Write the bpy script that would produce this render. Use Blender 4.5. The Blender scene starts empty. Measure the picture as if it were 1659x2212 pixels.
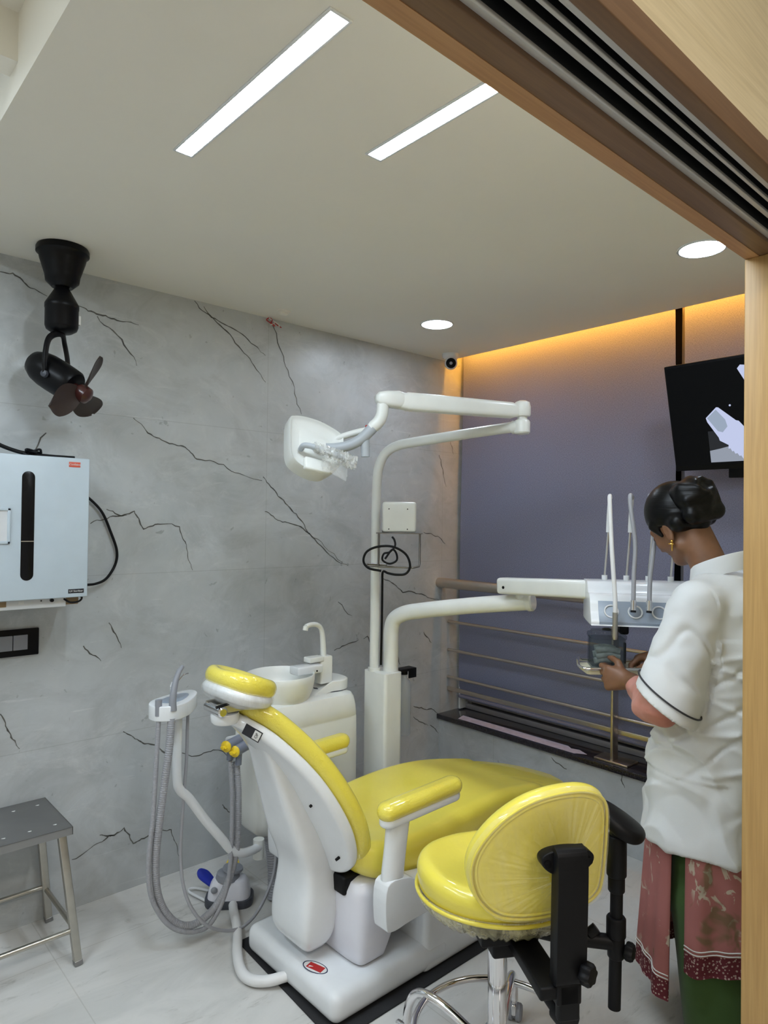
import bpy, bmesh, math, random
import numpy as np
from mathutils import Vector, Matrix
random.seed(7); np.random.seed(7)
SC = bpy.context.scene
COL = SC.collection
PI = math.pi

# ------------------------------------------------------------------ camera, world, lamps, exposure
def make_camera():
    yaw, pit, rol, f = 0.730185, 0.013351, 0.012380, 1473.24
    fw = Vector((math.sin(yaw)*math.cos(pit), math.cos(yaw)*math.cos(pit), math.sin(pit)))
    r = Vector((math.cos(yaw), -math.sin(yaw), 0)); u = r.cross(fw)
    r2 = r*math.cos(rol)+u*math.sin(rol); u2 = u*math.cos(rol)-r*math.sin(rol)
    cd = bpy.data.cameras.new('camera'); co = bpy.data.objects.new('camera', cd); COL.objects.link(co)
    M = Matrix((r2, u2, -fw)).transposed().to_4x4()
    M.translation = Vector((-2.9082, -2.7476, 1.5))
    co.matrix_world = M
    cd.sensor_fit = 'HORIZONTAL'; cd.sensor_width = 36; cd.lens = 36*f/1659
    cd.clip_start = 0.02
    SC.camera = co
make_camera()

SC.view_settings.view_transform = 'Standard'
SC.view_settings.look = 'None'
SC.view_settings.gamma = 1
SC.view_settings.use_curve_mapping = False
SC.view_settings.exposure = 0.10
PANEL_E, SPOT_E, LED_E = 102.0, 74.0, 70.0     # strength of the panel lights, round lights and warm strip
w = bpy.data.worlds.new('world'); SC.world = w; w.use_nodes = True
w.node_tree.nodes['Background'].inputs[0].default_value = (0.85, 0.9, 1, 1)
w.node_tree.nodes['Background'].inputs[1].default_value = 0.04

def area(name, loc, size, power, color, rot=(0, 0, 0)):
    d = bpy.data.lights.new(name, 'AREA'); d.shape = 'RECTANGLE'; d.size, d.size_y = size
    d.energy = power; d.color = color
    o = bpy.data.objects.new(name, d); COL.objects.link(o); o.location = loc; o.rotation_euler = rot
    return o
# corridor ceiling lamps, and unseen lamps added at the room's far end as fill
area('corridor_lamp', (-2.2, -3.5, 2.72), (1.2, .3), 20, (1, .92, .84))
area('corridor_lamp', (-3.7, -3.5, 2.72), (.8, .3), 10, (1, .92, .8))
area('room_fill', (-3.4, -.9, 2.62), (.12, .9), 21, (.75, .88, 1))
area('room_fill', (-3.9, -1.6, 2.62), (.12, .9), 12, (.75, .88, 1))

# ------------------------------------------------------------------ helpers
def lin(c):
    c = c/255.0
    return c/12.92 if c <= .04045 else ((c+.055)/1.055)**2.4
def rgb(r, g, b): return (lin(r), lin(g), lin(b), 1)

class NT:
    def __init__(s, name):
        s.m = bpy.data.materials.new(name); s.m.use_nodes = True
        s.t = s.m.node_tree; s.n = s.t.nodes; s.b = s.n['Principled BSDF']; s.out = s.n['Material Output']
    def node(s, typ, **kw):
        n = s.n.new(typ)
        for k, v in kw.items():
            if k.startswith('i_'):
                key = k[2:]; key = int(key) if key.isdigit() else key.replace('_', ' ')
                n.inputs[key].default_value = v
            else: setattr(n, k, v)
        return n
    def link(s, a, b): s.t.links.new(a, b)
    def set(s, **kw):
        for k, v in kw.items(): s.b.inputs[k.replace('_', ' ')].default_value = v
    def coord(s, scale=(1, 1, 1), kind='Object', rot=(0, 0, 0)):
        tc = s.node('ShaderNodeTexCoord'); mp = s.node('ShaderNodeMapping')
        mp.inputs['Scale'].default_value = scale; mp.inputs['Rotation'].default_value = rot
        s.link(tc.outputs[kind], mp.inputs[0]); return mp.outputs[0]
    def noise(s, co, scale, detail=4, rough=.5, dist=0):
        n = s.node('ShaderNodeTexNoise'); n.inputs['Scale'].default_value = scale
        n.inputs['Detail'].default_value = detail; n.inputs['Roughness'].default_value = rough
        n.inputs['Distortion'].default_value = dist
        s.link(co, n.inputs['Vector']); return n.outputs['Fac']
    def ramp(s, fac, stops):
        r = s.node('ShaderNodeValToRGB'); e = r.color_ramp.elements
        while len(e) < len(stops): e.new(.5)
        for el, (p, c) in zip(e, stops): el.position = p; el.color = c
        s.link(fac, r.inputs[0]); return r.outputs[0]
    def math(s, op, a, b=None):
        n = s.node('ShaderNodeMath', operation=op)
        for i, v in enumerate((a, b)):
            if v is None: continue
            if isinstance(v, (int, float)): n.inputs[i].default_value = v
            else: s.link(v, n.inputs[i])
        return n.outputs[0]
    def mix(s, fac, a, b, mode='MIX'):
        n = s.node('ShaderNodeMix', data_type='RGBA', blend_type=mode)
        for i, v in ((0, fac), (6, a), (7, b)):
            if isinstance(v, (int, float, tuple)): n.inputs[i].default_value = v
            else: s.link(v, n.inputs[i])
        return n.outputs[2]
    def bump(s, h, strength=.2, dist=.01):
        n = s.node('ShaderNodeBump'); n.inputs['Strength'].default_value = strength
        n.inputs['Distance'].default_value = dist
        s.link(h, n.inputs['Height']); s.link(n.outputs[0], s.b.inputs['Normal'])
    def base(s, c): s.link(c, s.b.inputs['Base Color'])

def simple(name, col, rough=.4, metal=0., coat=0., noise=.03, nscale=12, spec=.5, bump=0, bscale=60):
    t = NT(name)
    co = t.coord()
    f = t.noise(co, nscale, 3)
    lo = tuple(max(0, c*(1-noise)) for c in col[:3])+(1,); hi = tuple(min(1, c*(1+noise)) for c in col[:3])+(1,)
    t.base(t.ramp(f, [(.3, lo), (.7, hi)]))
    t.set(Roughness=rough, Metallic=metal, Coat_Weight=coat, Specular_IOR_Level=spec)
    if bump: t.bump(t.noise(co, bscale, 4), bump, .004)
    return t.m

def wood(name, c1, c2, axis=0, rough=.45, fine=1.0):
    t = NT(name)
    sc = [14*fine, 14*fine, 14*fine]; sc[axis] = .9*fine
    co = t.coord(tuple(sc))
    a = t.noise(co, 2.2, 6, .6, 1.2)
    sc2 = [70, 70, 70]; sc2[axis] = 2
    b = t.noise(t.coord(tuple(sc2)), 3, 3)
    c = t.ramp(a, [(.25, c1), (.75, c2)])
    c = t.mix(.18, c, t.ramp(b, [(.35, (c1[0]*.5, c1[1]*.5, c1[2]*.5, 1)), (.65, c2)]))
    t.base(c); t.set(Roughness=rough); t.bump(b, .05, .002)
    return t.m

M = {}
M['white'] = simple('white_plastic', (.76, .78, .80, 1), .22, coat=.3)
M['warmwhite'] = simple('cream_enamel', (.77, .78, .745, 1), .28, coat=.2)
M['greywhite'] = simple('grey_white_plastic', (.66, .67, .68, 1), .35)
M['lilacwhite'] = simple('cool_white_plastic', (.72, .72, .78, 1), .3)
M['clear_white'] = simple('frosted_plastic', (.75, .77, .78, 1), .15, coat=.5)
M['black'] = simple('black_plastic', (.005, .005, .006, 1), .45, spec=.2)
M['satinblack'] = simple('satin_black', (.003, .003, .004, 1), .36, spec=.18)
M['darksteel'] = simple('dark_steel_wire', (.20, .19, .18, 1), .35, 1)
M['midgrey'] = simple('mid_grey_plastic', (.42, .45, .48, 1), .35)
M['rubber'] = simple('black_rubber_mat', (.010, .010, .012, 1), .75, bump=.15, bscale=220)
M['chrome'] = simple('chrome', (.78, .78, .80, 1), .08, 1, noise=.01)
M['steel'] = simple('brushed_steel', (.50, .48, .43, 1), .32, 1, noise=.05, nscale=30)
M['steeltop'] = simple('dull_steel_sheet', (.33, .33, .33, 1), .42, 1, noise=.06, nscale=8)
M['railsteel'] = simple('satin_steel_rail', (.60, .53, .46, 1), .32, 1)
M['cabinet'] = simple('pale_blue_white_enamel', (.52, .60, .66, 1), .3)
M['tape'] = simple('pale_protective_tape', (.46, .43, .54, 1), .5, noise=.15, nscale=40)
M['hose'] = simple('grey_hose', (.33, .335, .36, 1), .4, bump=.1, bscale=200)
M['hosewhite'] = simple('white_hose', (.74, .74, .74, 1), .45)
M['greyplastic'] = simple('grey_plastic', (.25, .26, .29, 1), .42)
M['darkgrey'] = simple('dark_grey_plastic', (.055, .06, .075, 1), .45)
M['bluegrey'] = simple('blue_grey_panel', (.28, .33, .40, 1), .3)
M['valve'] = simple('slate_valve_body', (.17, .19, .25, 1), .3)
M['blue'] = simple('blue_pedal', (.005, .02, .32, 1), .35)
M['yellowknob'] = simple('yellow_knob', (.85, .60, .02, 1), .35)
M['red'] = simple('red_sticker', (.45, .02, .02, 1), .4)
M['orange'] = simple('orange_red_sticker', (.62, .10, .06, 1), .4)
M['darksticker'] = simple('dark_sticker', (.012, .012, .018, 1), .4)
M['whitesticker'] = simple('pale_sticker', (.72, .72, .70, 1), .5)
M['navy'] = simple('navy_print', (.03, .04, .09, 1), .5)
M['copper'] = simple('rust_tan_label', (.28, .19, .10, 1), .6)
M['brownhub'] = simple('wine_brown_hub', (.05, .012, .010, 1), .3, coat=.3)
M['blade'] = simple('brown_black_blade', (.035, .022, .018, 1), .45)
M['gold'] = simple('gold', (.75, .48, .12, 1), .25, 1)
M['eyewhite'] = simple('eye', (.02, .012, .01, 1), .15)

def vinyl(name, wrinkle, coat):
    t = NT(name); co = t.coord()
    f = t.noise(co, 5, 3)
    t.base(t.ramp(f, [(.3, (.80, .67, .075, 1)), (.7, (.87, .745, .10, 1))]))
    t.set(Roughness=.33, Coat_Weight=coat, Coat_Roughness=.06, Specular_IOR_Level=.4)
    h = t.noise(t.coord((1, 1, 1)), wrinkle, 5, .55, 1.6)
    t.bump(h, .22 if wrinkle < 50 else .55, .004)
    return t.m
M['yellow'] = vinyl('yellow_vinyl_under_plastic_film', 26, .6)
M['yellowcrinkle'] = vinyl('yellow_vinyl_crinkled_film', 75, 1.0)

def film(name, alpha, wr, tint=(.95, .95, .9, 1)):
    t = NT(name)
    t.set(Base_Color=tint, Roughness=.12, Transmission_Weight=0, Specular_IOR_Level=.9, Coat_Weight=1, Coat_Roughness=.05)
    h = t.noise(t.coord((1, 1, .35)), wr, 4, .6, 2.0)
    t.bump(h, .8, .01)
    tr = t.node('ShaderNodeBsdfTransparent'); mx = t.node('ShaderNodeMixShader')
    a = t.ramp(t.noise(t.coord((1, 1, .3)), wr*.7, 5, .7, 1), [(.35, (alpha*.4,)*3+(1,)), (.68, (min(1, alpha*1.8),)*3+(1,))])
    t.link(a, mx.inputs[0]); t.link(tr.outputs[0], mx.inputs[1]); t.link(t.b.outputs[0], mx.inputs[2])
    t.link(mx.outputs[0], t.out.inputs[0])
    return t.m
M['film'] = film('clear_plastic_film', .17, 40)
M['filmwhite'] = film('crumpled_plastic_film', .36, 60)
M['filmyellow'] = film('gathered_plastic_film', .42, 25, (.80, .74, .42, 1))
M['filmclear'] = film('taut_plastic_film', .13, 8, (.92, .9, .74, 1))

def glassy(name, tint, alpha, rough=.05):
    t = NT(name); t.set(Base_Color=tint, Roughness=rough, Specular_IOR_Level=.8, Coat_Weight=.5)
    f = t.noise(t.coord(), 6, 2)
    tr = t.node('ShaderNodeBsdfTransparent'); mx = t.node('ShaderNodeMixShader')
    tr.inputs[0].default_value = tuple(1-(1-c)*.28 for c in tint[:3])+(1,)
    a = t.ramp(f, [(.3, (alpha*.92,)*3+(1,)), (.7, (alpha,)*3+(1,))])
    t.link(a, mx.inputs[0]); t.link(tr.outputs[0], mx.inputs[1]); t.link(t.b.outputs[0], mx.inputs[2])
    t.link(mx.outputs[0], t.out.inputs[0]); return t.m
M['smokeglass'] = glassy('smoky_blue_glass', (.16, .21, .25, 1), .11)
M['clearplastic'] = glassy('clear_bottle_plastic', (.62, .66, .70, 1), .35)
M['darkslot'] = simple('dark_tinted_window', (.005, .005, .006, 1), .25, spec=.2)

def emit(name, col, e):
    t = NT(name); t.set(Base_Color=(0, 0, 0, 1), Emission_Color=col, Emission_Strength=e, Specular_IOR_Level=.12, Roughness=.35); return t.m
M['panel'] = emit('panel_light_diffuser', (.76, .88, 1, 1), PANEL_E)
M['spot'] = emit('round_light_diffuser', (.75, .86, 1, 1), SPOT_E)
M['led'] = emit('warm_led_strip', (1, .44, .05, 1), LED_E)

def ceiling_mat():
    t = NT('ceiling_paint'); f = t.noise(t.coord(), 1.4, 4)
    t.base(t.ramp(f, [(.3, (.84, .80, .71, 1)), (.7, (.87, .83, .74, 1))])); t.set(Roughness=.75, Specular_IOR_Level=.25)
    return t.m
M['ceiling'] = ceiling_mat()
M['plainwall'] = simple('plain_painted_wall', (.66, .63, .56, 1), .8)

def tile_lines(t, co, axis, period, off, width):
    sep = t.node('ShaderNodeSeparateXYZ'); t.link(co, sep.inputs[0])
    v = sep.outputs[axis]
    v = t.math('ADD', v, off); v = t.math('DIVIDE', v, period); v = t.math('FRACT', v)
    v = t.math('SUBTRACT', v, .5); v = t.math('ABSOLUTE', v)
    return t.math('GREATER_THAN', v, .5-width/period/2)

def marble_mat(haxis, voff):
    t = NT('grey_marble_tile'); co = t.coord(kind='Object')
    a = t.noise(co, 1.15, 7, .58, .9)
    b = t.noise(t.coord((1, 1, 1), rot=(.4, .7, .3)), 3.6, 8, .62, 1.6)
    c = t.ramp(a, [(.28, (.40, .425, .435, 1)), (.5, (.495, .52, .53, 1)), (.72, (.58, .605, .615, 1))])
    c = t.mix(.35, c, t.ramp(b, [(.25, (.36, .378, .382, 1)), (.75, (.61, .625, .63, 1))]))
    # cloudy streaks and fine pale scratches of the stone
    st = t.noise(t.coord((1.0, 1.0, 1.5), rot=(0, .62, .3)), 2.4, 10, .70, 1.3)
    c = t.mix(t.ramp(st, [(.32, (.42,)*3+(1,)), (.52, (0, 0, 0, 1))]), c, (.29, .297, .29, 1))
    st2 = t.noise(t.coord((1.0, 1.0, 1.6), rot=(0, -.75, .2)), 3.6, 11, .74, 1.6)
    c = t.mix(t.ramp(st2, [(.54, (0, 0, 0, 1)), (.74, (.5,)*3+(1,))]), c, (.68, .69, .68, 1))
    sc_ = t.noise(t.coord((.8, .8, 14), rot=(0, .7, 0)), 3.2, 6, .6, .6)
    c = t.mix(t.ramp(sc_, [(.66, (0, 0, 0, 1)), (.70, (.30,)*3+(1,))]), c, (.74, .74, .73, 1))
    sp = t.noise(co, 26, 2, .5, .5)
    c = t.mix(t.ramp(sp, [(.72, (0, 0, 0, 1)), (.76, (.45,)*3+(1,))]), c, (.20, .20, .195, 1))
    h1 = tile_lines(t, co, 2, .6365, 0.0, .003)
    h2 = tile_lines(t, co, haxis, 1.2, voff, .003)
    c = t.mix(t.math('MULTIPLY', t.math('MAXIMUM', h1, h2), .22), c, (.15, .145, .13, 1))
    t.base(c); t.set(Roughness=.34, Specular_IOR_Level=.4)
    return t.m
M['marble'] = marble_mat(0, .24)
M['marbley'] = marble_mat(1, .505)
M['vein'] = simple('dark_marble_vein', (.10, .097, .088, 1), .4, noise=.4, nscale=25)

def floor_mat():
    t = NT('white_marble_floor'); co = t.coord()
    a = t.noise(t.coord((.8, 2.6, 1), rot=(0, 0, .6)), 1.6, 8, .62, 1.5)
    b = t.noise(t.coord((1.4, 4.2, 1), rot=(0, 0, .75)), 4.2, 9, .72, 1.2)
    c = t.ramp(a, [(.25, (.49, .49, .47, 1)), (.55, (.62, .61, .585, 1)), (.8, (.67, .66, .635, 1))])
    k = t.ramp(b, [(.58, (0, 0, 0, 1)), (.74, (.75,)*3+(1,))])
    c = t.mix(k, c, (.34, .33, .305, 1))
    g = t.math('MAXIMUM', tile_lines(t, co, 0, .8, 2.02+.4, .0035), tile_lines(t, co, 1, .8, .81+.4, .0035))
    c = t.mix(t.math('MULTIPLY', g, .3), c, (.30, .28, .24, 1))
    t.base(c); t.set(Roughness=.22, Specular_IOR_Level=.4)
    return t.m
M['floor'] = floor_mat()
M['granite'] = simple('black_granite', (.022, .018, .022, 1), .16, noise=.6, nscale=160, coat=.3)
M['doorwood'] = wood('brown_teak', rgb(112, 84, 60), rgb(134, 104, 76), 0)
M['edgewood'] = wood('light_teak_edge', rgb(176, 128, 84), rgb(196, 150, 104), 0)
M['postwood'] = wood('golden_teak', rgb(172, 134, 78), rgb(194, 158, 100), 2)
M['plywood'] = wood('pale_veneer', rgb(212, 196, 156), rgb(230, 216, 180), 0, .5, .6)
M['trackgrey'] = simple('grey_aluminium_track', (.62, .60, .57, 1), .4, .3)
M['trackshade'] = simple('track_slot_shade', (.012, .014, .016, 1), .6)  # near-black colour stands in for the shade inside the slots and jamb groove

def blind_mat():
    t = NT('woven_blind')
    a = t.noise(t.coord((1, 150, 900)), 1, 3, .7); b = t.noise(t.coord((1, 900, 150)), 1, 3, .7)
    f = t.math('ADD', t.math('MULTIPLY', a, .5), t.math('MULTIPLY', b, .5))
    t.base(t.ramp(f, [(.36, (.11, .116, .168, 1)), (.64, (.275, .288, .41, 1))]))
    t.set(Roughness=.8, Specular_IOR_Level=.2); t.bump(f, .3, .002)
    return t.m
M['blind'] = blind_mat()
M['framemetal'] = simple('aluminium_window_frame', (.42, .40, .42, 1), .35, .5)
M['night'] = simple('dark_window_glass', (.02, .022, .026, 1), .08, coat=.5)

def skin_mat():
    t = NT('brown_skin'); f = t.noise(t.coord(), 22, 4)
    t.base(t.ramp(f, [(.3, (.185, .085, .042, 1)), (.7, (.235, .112, .058, 1))]))
    t.set(Roughness=.48, Subsurface_Weight=.12, Subsurface_Radius=(.02, .008, .004), Subsurface_Scale=.3)
    return t.m
M['skin'] = skin_mat()
def hair_mat():
    t = NT('black_hair'); a = t.noise(t.coord((40, 9, 160)), 1.2, 4, .6)
    t.base(t.ramp(a, [(.3, (.0008, .0008, .001, 1)), (.7, (.003, .0028, .003, 1))])); t.set(Roughness=.34, Specular_IOR_Level=.22)
    t.bump(a, .3, .003); return t.m
M['hair'] = hair_mat()
def cloth(name, c1, c2, sc, bump=.25, rough=.85):
    t = NT(name); f = t.noise(t.coord(), sc, 3)
    wv = t.noise(t.coord((700, 700, 700)), 1, 2)
    t.base(t.ramp(f, [(.35, c1), (.65, c2)])); t.set(Roughness=rough, Sheen_Weight=.15, Specular_IOR_Level=.2)
    t.bump(wv, bump, .001); return t.m
M['coat'] = cloth('white_cotton', (.68, .69, .69, 1), (.73, .74, .74, 1), 4)
M['trouser'] = cloth('green_cotton', (.050, .098, .026, 1), (.062, .118, .034, 1), 6)
M['piping'] = simple('dark_piping', (.03, .03, .035, 1), .7)
def print_mat():
    t = NT('pink_printed_cotton'); co = t.coord()
    base = t.ramp(t.noise(co, 5, 3), [(.3, (.33, .125, .115, 1)), (.7, (.40, .16, .145, 1))])
    sp = t.ramp(t.noise(t.coord((1, 1, .8)), 17, 3, .6, 1.2), [(.57, (0, 0, 0, 1)), (.595, (1, 1, 1, 1))])
    big = t.ramp(t.noise(co, 6, 2), [(.46, (0, 0, 0, 1)), (.55, (1, 1, 1, 1))])
    c = t.mix(t.math('MULTIPLY', sp, big), base, (.50, .42, .33, 1))
    ol = t.ramp(t.noise(t.coord((1, 1, .7)), 9, 3, .6, .8), [(.62, (0, 0, 0, 1)), (.68, (.7,)*3+(1,))])
    c = t.mix(ol, c, (.13, .115, .05, 1))
    t.base(c); t.set(Roughness=.85, Specular_IOR_Level=.2); return t.m
M['print'] = print_mat()
def border_mat():
    t = NT('maroon_border_print'); co = t.coord((1, 1, 1))
    v = t.node('ShaderNodeTexVoronoi'); v.inputs['Scale'].default_value = 120; t.link(co, v.inputs['Vector'])
    t.base(t.ramp(v.outputs['Distance'], [(.28, (.42, .30, .26, 1)), (.36, (.11, .012, .02, 1))])); t.set(Roughness=.85); return t.m
M['border'] = border_mat()
M['pinksleeve'] = cloth('pink_orange_cotton', (.50, .20, .15, 1), (.58, .27, .22, 1), 16)
M['gauze'] = simple('pale_cotton_rolls', (.50, .54, .48, 1), .9, noise=.3, nscale=40, bump=.5, bscale=60)
M['lips'] = simple('cream_tray', (.72, .68, .52, 1), .35)

# ------------------------------------------------------------------ mesh builder
def catmull(pts, n=8, closed=False):
    P = [Vector(p) for p in pts]; out = []
    m = len(P)
    if m < 3 and not closed:
        return P
    rng = range(m) if closed else range(m-1)
    for i in rng:
        if closed: p0, p1, p2, p3 = P[i-1], P[i], P[(i+1) % m], P[(i+2) % m]
        else:
            p1, p2 = P[i], P[i+1]
            p0 = P[i-1] if i else p1+(p1-p2); p3 = P[i+2] if i+2 < m else p2+(p2-p1)
        for k in range(n):
            t = k/n
            out.append(.5*((2*p1)+(p2-p0)*t+(2*p0-5*p1+4*p2-p3)*t*t+(3*p1-p0-3*p2+p3)*t**3))
    if not closed: out.append(P[-1])
    return out

def frame(z, hint=(0, 0, 1)):
    z = Vector(z).normalized(); h = Vector(hint)
    if abs(z.dot(h)) > .98: h = Vector((1, 0, 0))
    x = h.cross(z).normalized(); y = z.cross(x)
    return x, y, z
def mat_from(o, x, y, z):
    m = Matrix((Vector(x), Vector(y), Vector(z))).transposed().to_4x4(); m.translation = Vector(o); return m

class G:
    def __init__(s): s.v = []; s.f = []; s.m = []
    def add(s, V, F, mi=0, M=None):
        o = len(s.v)
        if M is not None: V = [M @ Vector(p) for p in V]
        s.v += [tuple(p) for p in V]; s.f += [tuple(i+o for i in f) for f in F]; s.m += [mi]*len(F); return s
    def box(s, c, d, bev=0, M=None, mi=0, seg=3, taper=None):
        bm = bmesh.new(); bmesh.ops.create_cube(bm, size=1)
        for v in bm.verts:
            v.co = Vector((v.co.x*d[0], v.co.y*d[1], v.co.z*d[2]))
            if taper and v.co.z > 0: v.co.x *= taper[0]; v.co.y *= taper[1]
        if bev: bmesh.ops.bevel(bm, geom=bm.edges[:], offset=bev, segments=seg, profile=.5, affect='EDGES')
        bm.verts.index_update()
        V = [v.co+Vector(c) if M is None else (M @ (v.co+Vector(c))) for v in bm.verts]
        F = [[v.index for v in f.verts] for f in bm.faces]; bm.free()
        return s.add(V, F, mi)
    def rings(s, R, cap=True, closed=False, mi=0):
        n = len(R[0]); V = [p for r in R for p in r]; F = []
        k = len(R)
        for i in range(k if closed else k-1):
            a, b = i*n, ((i+1) % k)*n
            for j in range(n): F.append((a+j, a+(j+1) % n, b+(j+1) % n, b+j))
        if cap and not closed:
            F.append(tuple(range(n))[::-1]); F.append(tuple((k-1)*n+j for j in range(n)))
        return s.add(V, F, mi)
    def tube(s, pts, r, seg=12, smooth=0, cap=True, closed=False, mi=0, flat=1.0, hint=(0, 0, 1)):
        P = catmull(pts, smooth, closed) if smooth else [Vector(p) for p in pts]
        n = len(P); R = []
        T = []
        for i in range(n):
            a = P[i-1] if (i or closed) else P[i]; b = P[(i+1) % n] if (i+1 < n or closed) else P[i]
            T.append((b-a).normalized())
        x, y, _ = frame(T[0], hint)
        for i in range(n):
            x = (x-T[i]*x.dot(T[i])).normalized(); y = T[i].cross(x)
            rr = r(i/(n-1)) if callable(r) else r
            R.append([P[i]+(x*math.cos(2*PI*j/seg)+y*flat*math.sin(2*PI*j/seg))*rr for j in range(seg)])
        return s.rings(R, cap, closed, mi)
    def lathe(s, prof, M=None, seg=32, cap=True, mi=0, sx=1, sy=1):
        R = []
        for r, z in prof:
            ring = [Vector((r*sx*math.cos(2*PI*j/seg), r*sy*math.sin(2*PI*j/seg), z)) for j in range(seg)]
            R.append([M @ p for p in ring] if M is not None else ring)
        return s.rings(R, cap, False, mi)
    def prism(s, poly, h0, h1, M=None, mi=0, bev=0, seg=2):
        n = len(poly)
        bm = bmesh.new(); vs = [bm.verts.new((p[0], p[1], h0)) for p in poly]; f = bm.faces.new(vs)
        r = bmesh.ops.extrude_face_region(bm, geom=[f])
        for g in r['geom']:
            if isinstance(g, bmesh.types.BMVert): g.co.z = h1
        bmesh.ops.recalc_face_normals(bm, faces=bm.faces[:])
        if bev: bmesh.ops.bevel(bm, geom=bm.edges[:], offset=bev, segments=seg, profile=.5, affect='EDGES', clamp_overlap=True)
        bm.verts.index_update()
        V = [v.co.copy() for v in bm.verts]; F = [[v.index for v in q.verts] for q in bm.faces]; bm.free()
        return s.add(V, F, mi, M)
    def sphere(s, c, r, M=None, seg=20, mi=0):
        rx, ry, rz = (r, r, r) if isinstance(r, (int, float)) else r
        pr = [(math.sin(PI*(i+.02)/(12.04)), -math.cos(PI*(i+.02)/12.04)) for i in range(13)]
        T = Matrix.Translation(Vector(c)) @ Matrix.Diagonal((rx, ry, rz, 1))
        if M is not None: T = M @ T
        return s.lathe(pr, T, seg, True, mi)
    def cushion(s, outline, t, er, mp, dome=0, nr=6, ni=5, mi=0, dome_b=0):
        """rounded pad over a closed 2D outline; mp(u,v,w) places it"""
        O = [Vector((p[0], p[1])) for p in outline]; n = len(O)
        area = sum(O[i].x*O[(i+1) % n].y-O[(i+1) % n].x*O[i].y for i in range(n))
        if area < 0: O = O[::-1]
        C = sum(O, Vector((0, 0)))/n
        N = []
        for i in range(n):
            d = (O[(i+1) % n]-O[i-1]).normalized(); N.append(Vector((d.y, -d.x)))
        R = []
        def inner(base, w0, dm, rev):
            out = []
            for k in range(1, ni+1):
                q = k/(ni+.6); ww = w0+dm*(1-(1-q)**2)
                out.append([(C.x+(p.x-C.x)*(1-q), C.y+(p.y-C.y)*(1-q), ww) for p in base])
            return out[::-1] if rev else out
        b0 = [O[i]-N[i]*er for i in range(n)]
        rows = inner(b0, 0, -dome_b, True)
        for k in range(nr+1):
            a = PI/2*k/nr; rows.append([((O[i]-N[i]*er*(1-math.sin(a))).x, (O[i]-N[i]*er*(1-math.sin(a))).y, er*(1-math.cos(a))) for i in range(n)])
        for k in range(nr+1):
            a = PI/2*k/nr; rows.append([((O[i]-N[i]*er*(1-math.cos(a))).x, (O[i]-N[i]*er*(1-math.cos(a))).y, t-er+er*math.sin(a)) for i in range(n)])
        rows += inner(b0, t, dome, False)
        return s.rings([[Vector(mp(*p)) for p in r] for r in rows], True, False, mi)

def root_of(o):
    while o.parent: o = o.parent
    return o
def obj(name, g, mats, parent=None, sharp=38, label=None, sub=0):
    if isinstance(g, G): V, F, MI = g.v, g.f, g.m
    else: V, F = g; MI = None
    me = bpy.data.meshes.new(name)
    V = np.asarray(V, float).reshape(-1, 3)
    loc = None
    if parent:
        Mi = np.array(root_of(parent).matrix_basis.inverted())
        V = V @ Mi[:3, :3].T+Mi[:3, 3]
    else:
        lo, hi = V.min(0), V.max(0); loc = np.array([(lo[0]+hi[0])/2, (lo[1]+hi[1])/2, lo[2]]); V = V-loc
    Fl = F if isinstance(F, list) else F.tolist()
    vol = 0.0
    for q in Fl:                                           # keep outward winding
        a = V[q[0]]
        for i in range(1, len(q)-1): b, c = V[q[i]], V[q[i+1]]; vol += a[0]*(b[1]*c[2]-b[2]*c[1])-a[1]*(b[0]*c[2]-b[2]*c[0])+a[2]*(b[0]*c[1]-b[1]*c[0])
    if vol < 0: F = [tuple(q)[::-1] for q in Fl]
    me.from_pydata(V.tolist(), [], F if isinstance(F, list) else F.tolist())
    mats = mats if isinstance(mats, (list, tuple)) else [mats]
    for m in mats: me.materials.append(M[m] if isinstance(m, str) else m)
    if MI and len(mats) > 1: me.polygons.foreach_set('material_index', MI)
    me.polygons.foreach_set('use_smooth', [True]*len(me.polygons))
    me.validate(); me.update()
    if sharp is not None: me.set_sharp_from_angle(angle=math.radians(sharp))
    o = bpy.data.objects.new(name, me); COL.objects.link(o)
    if loc is not None: o.location = loc
    if parent: o.parent = parent
    if label: o['label'] = label
    if sub:
        md = o.modifiers.new('smooth', 'SUBSURF'); md.levels = md.render_levels = sub
    return o
def thing(name, label, cat, loc=(0, 0, 0), rz=0, group=None):
    o = bpy.data.objects.new(name, None); COL.objects.link(o); o.empty_display_size = .1
    o.matrix_basis = Matrix.Translation(Vector(loc)) @ Matrix.Rotation(rz, 4, 'Z')
    return tag(o, label, cat, group)
def tag(o, label, cat, group=None):
    o['label'] = label; o['category'] = cat
    if group: o['group'] = group
    return o
def struct(name, g, mats, parent=None, sharp=38):
    o = obj(name, g, mats, parent, sharp)
    if not parent: o['kind'] = 'structure'
    return o
def text(s, size, M4, mat, parent, name='lettering', depth=.0004, shear=0):
    cu = bpy.data.curves.new(name, 'FONT'); cu.body = s; cu.size = size; cu.align_x = 'CENTER'; cu.align_y = 'CENTER'
    cu.extrude = depth; cu.shear = shear
    tmp = bpy.data.objects.new('tmp', cu); COL.objects.link(tmp)
    dg = bpy.context.evaluated_depsgraph_get(); me = tmp.evaluated_get(dg).to_mesh()
    V = [M4 @ v.co for v in me.vertices]; F = [tuple(p.vertices) for p in me.polygons]
    tmp.evaluated_get(dg).to_mesh_clear(); bpy.data.objects.remove(tmp)
    return obj(name, (V, F), mat, parent)

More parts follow.
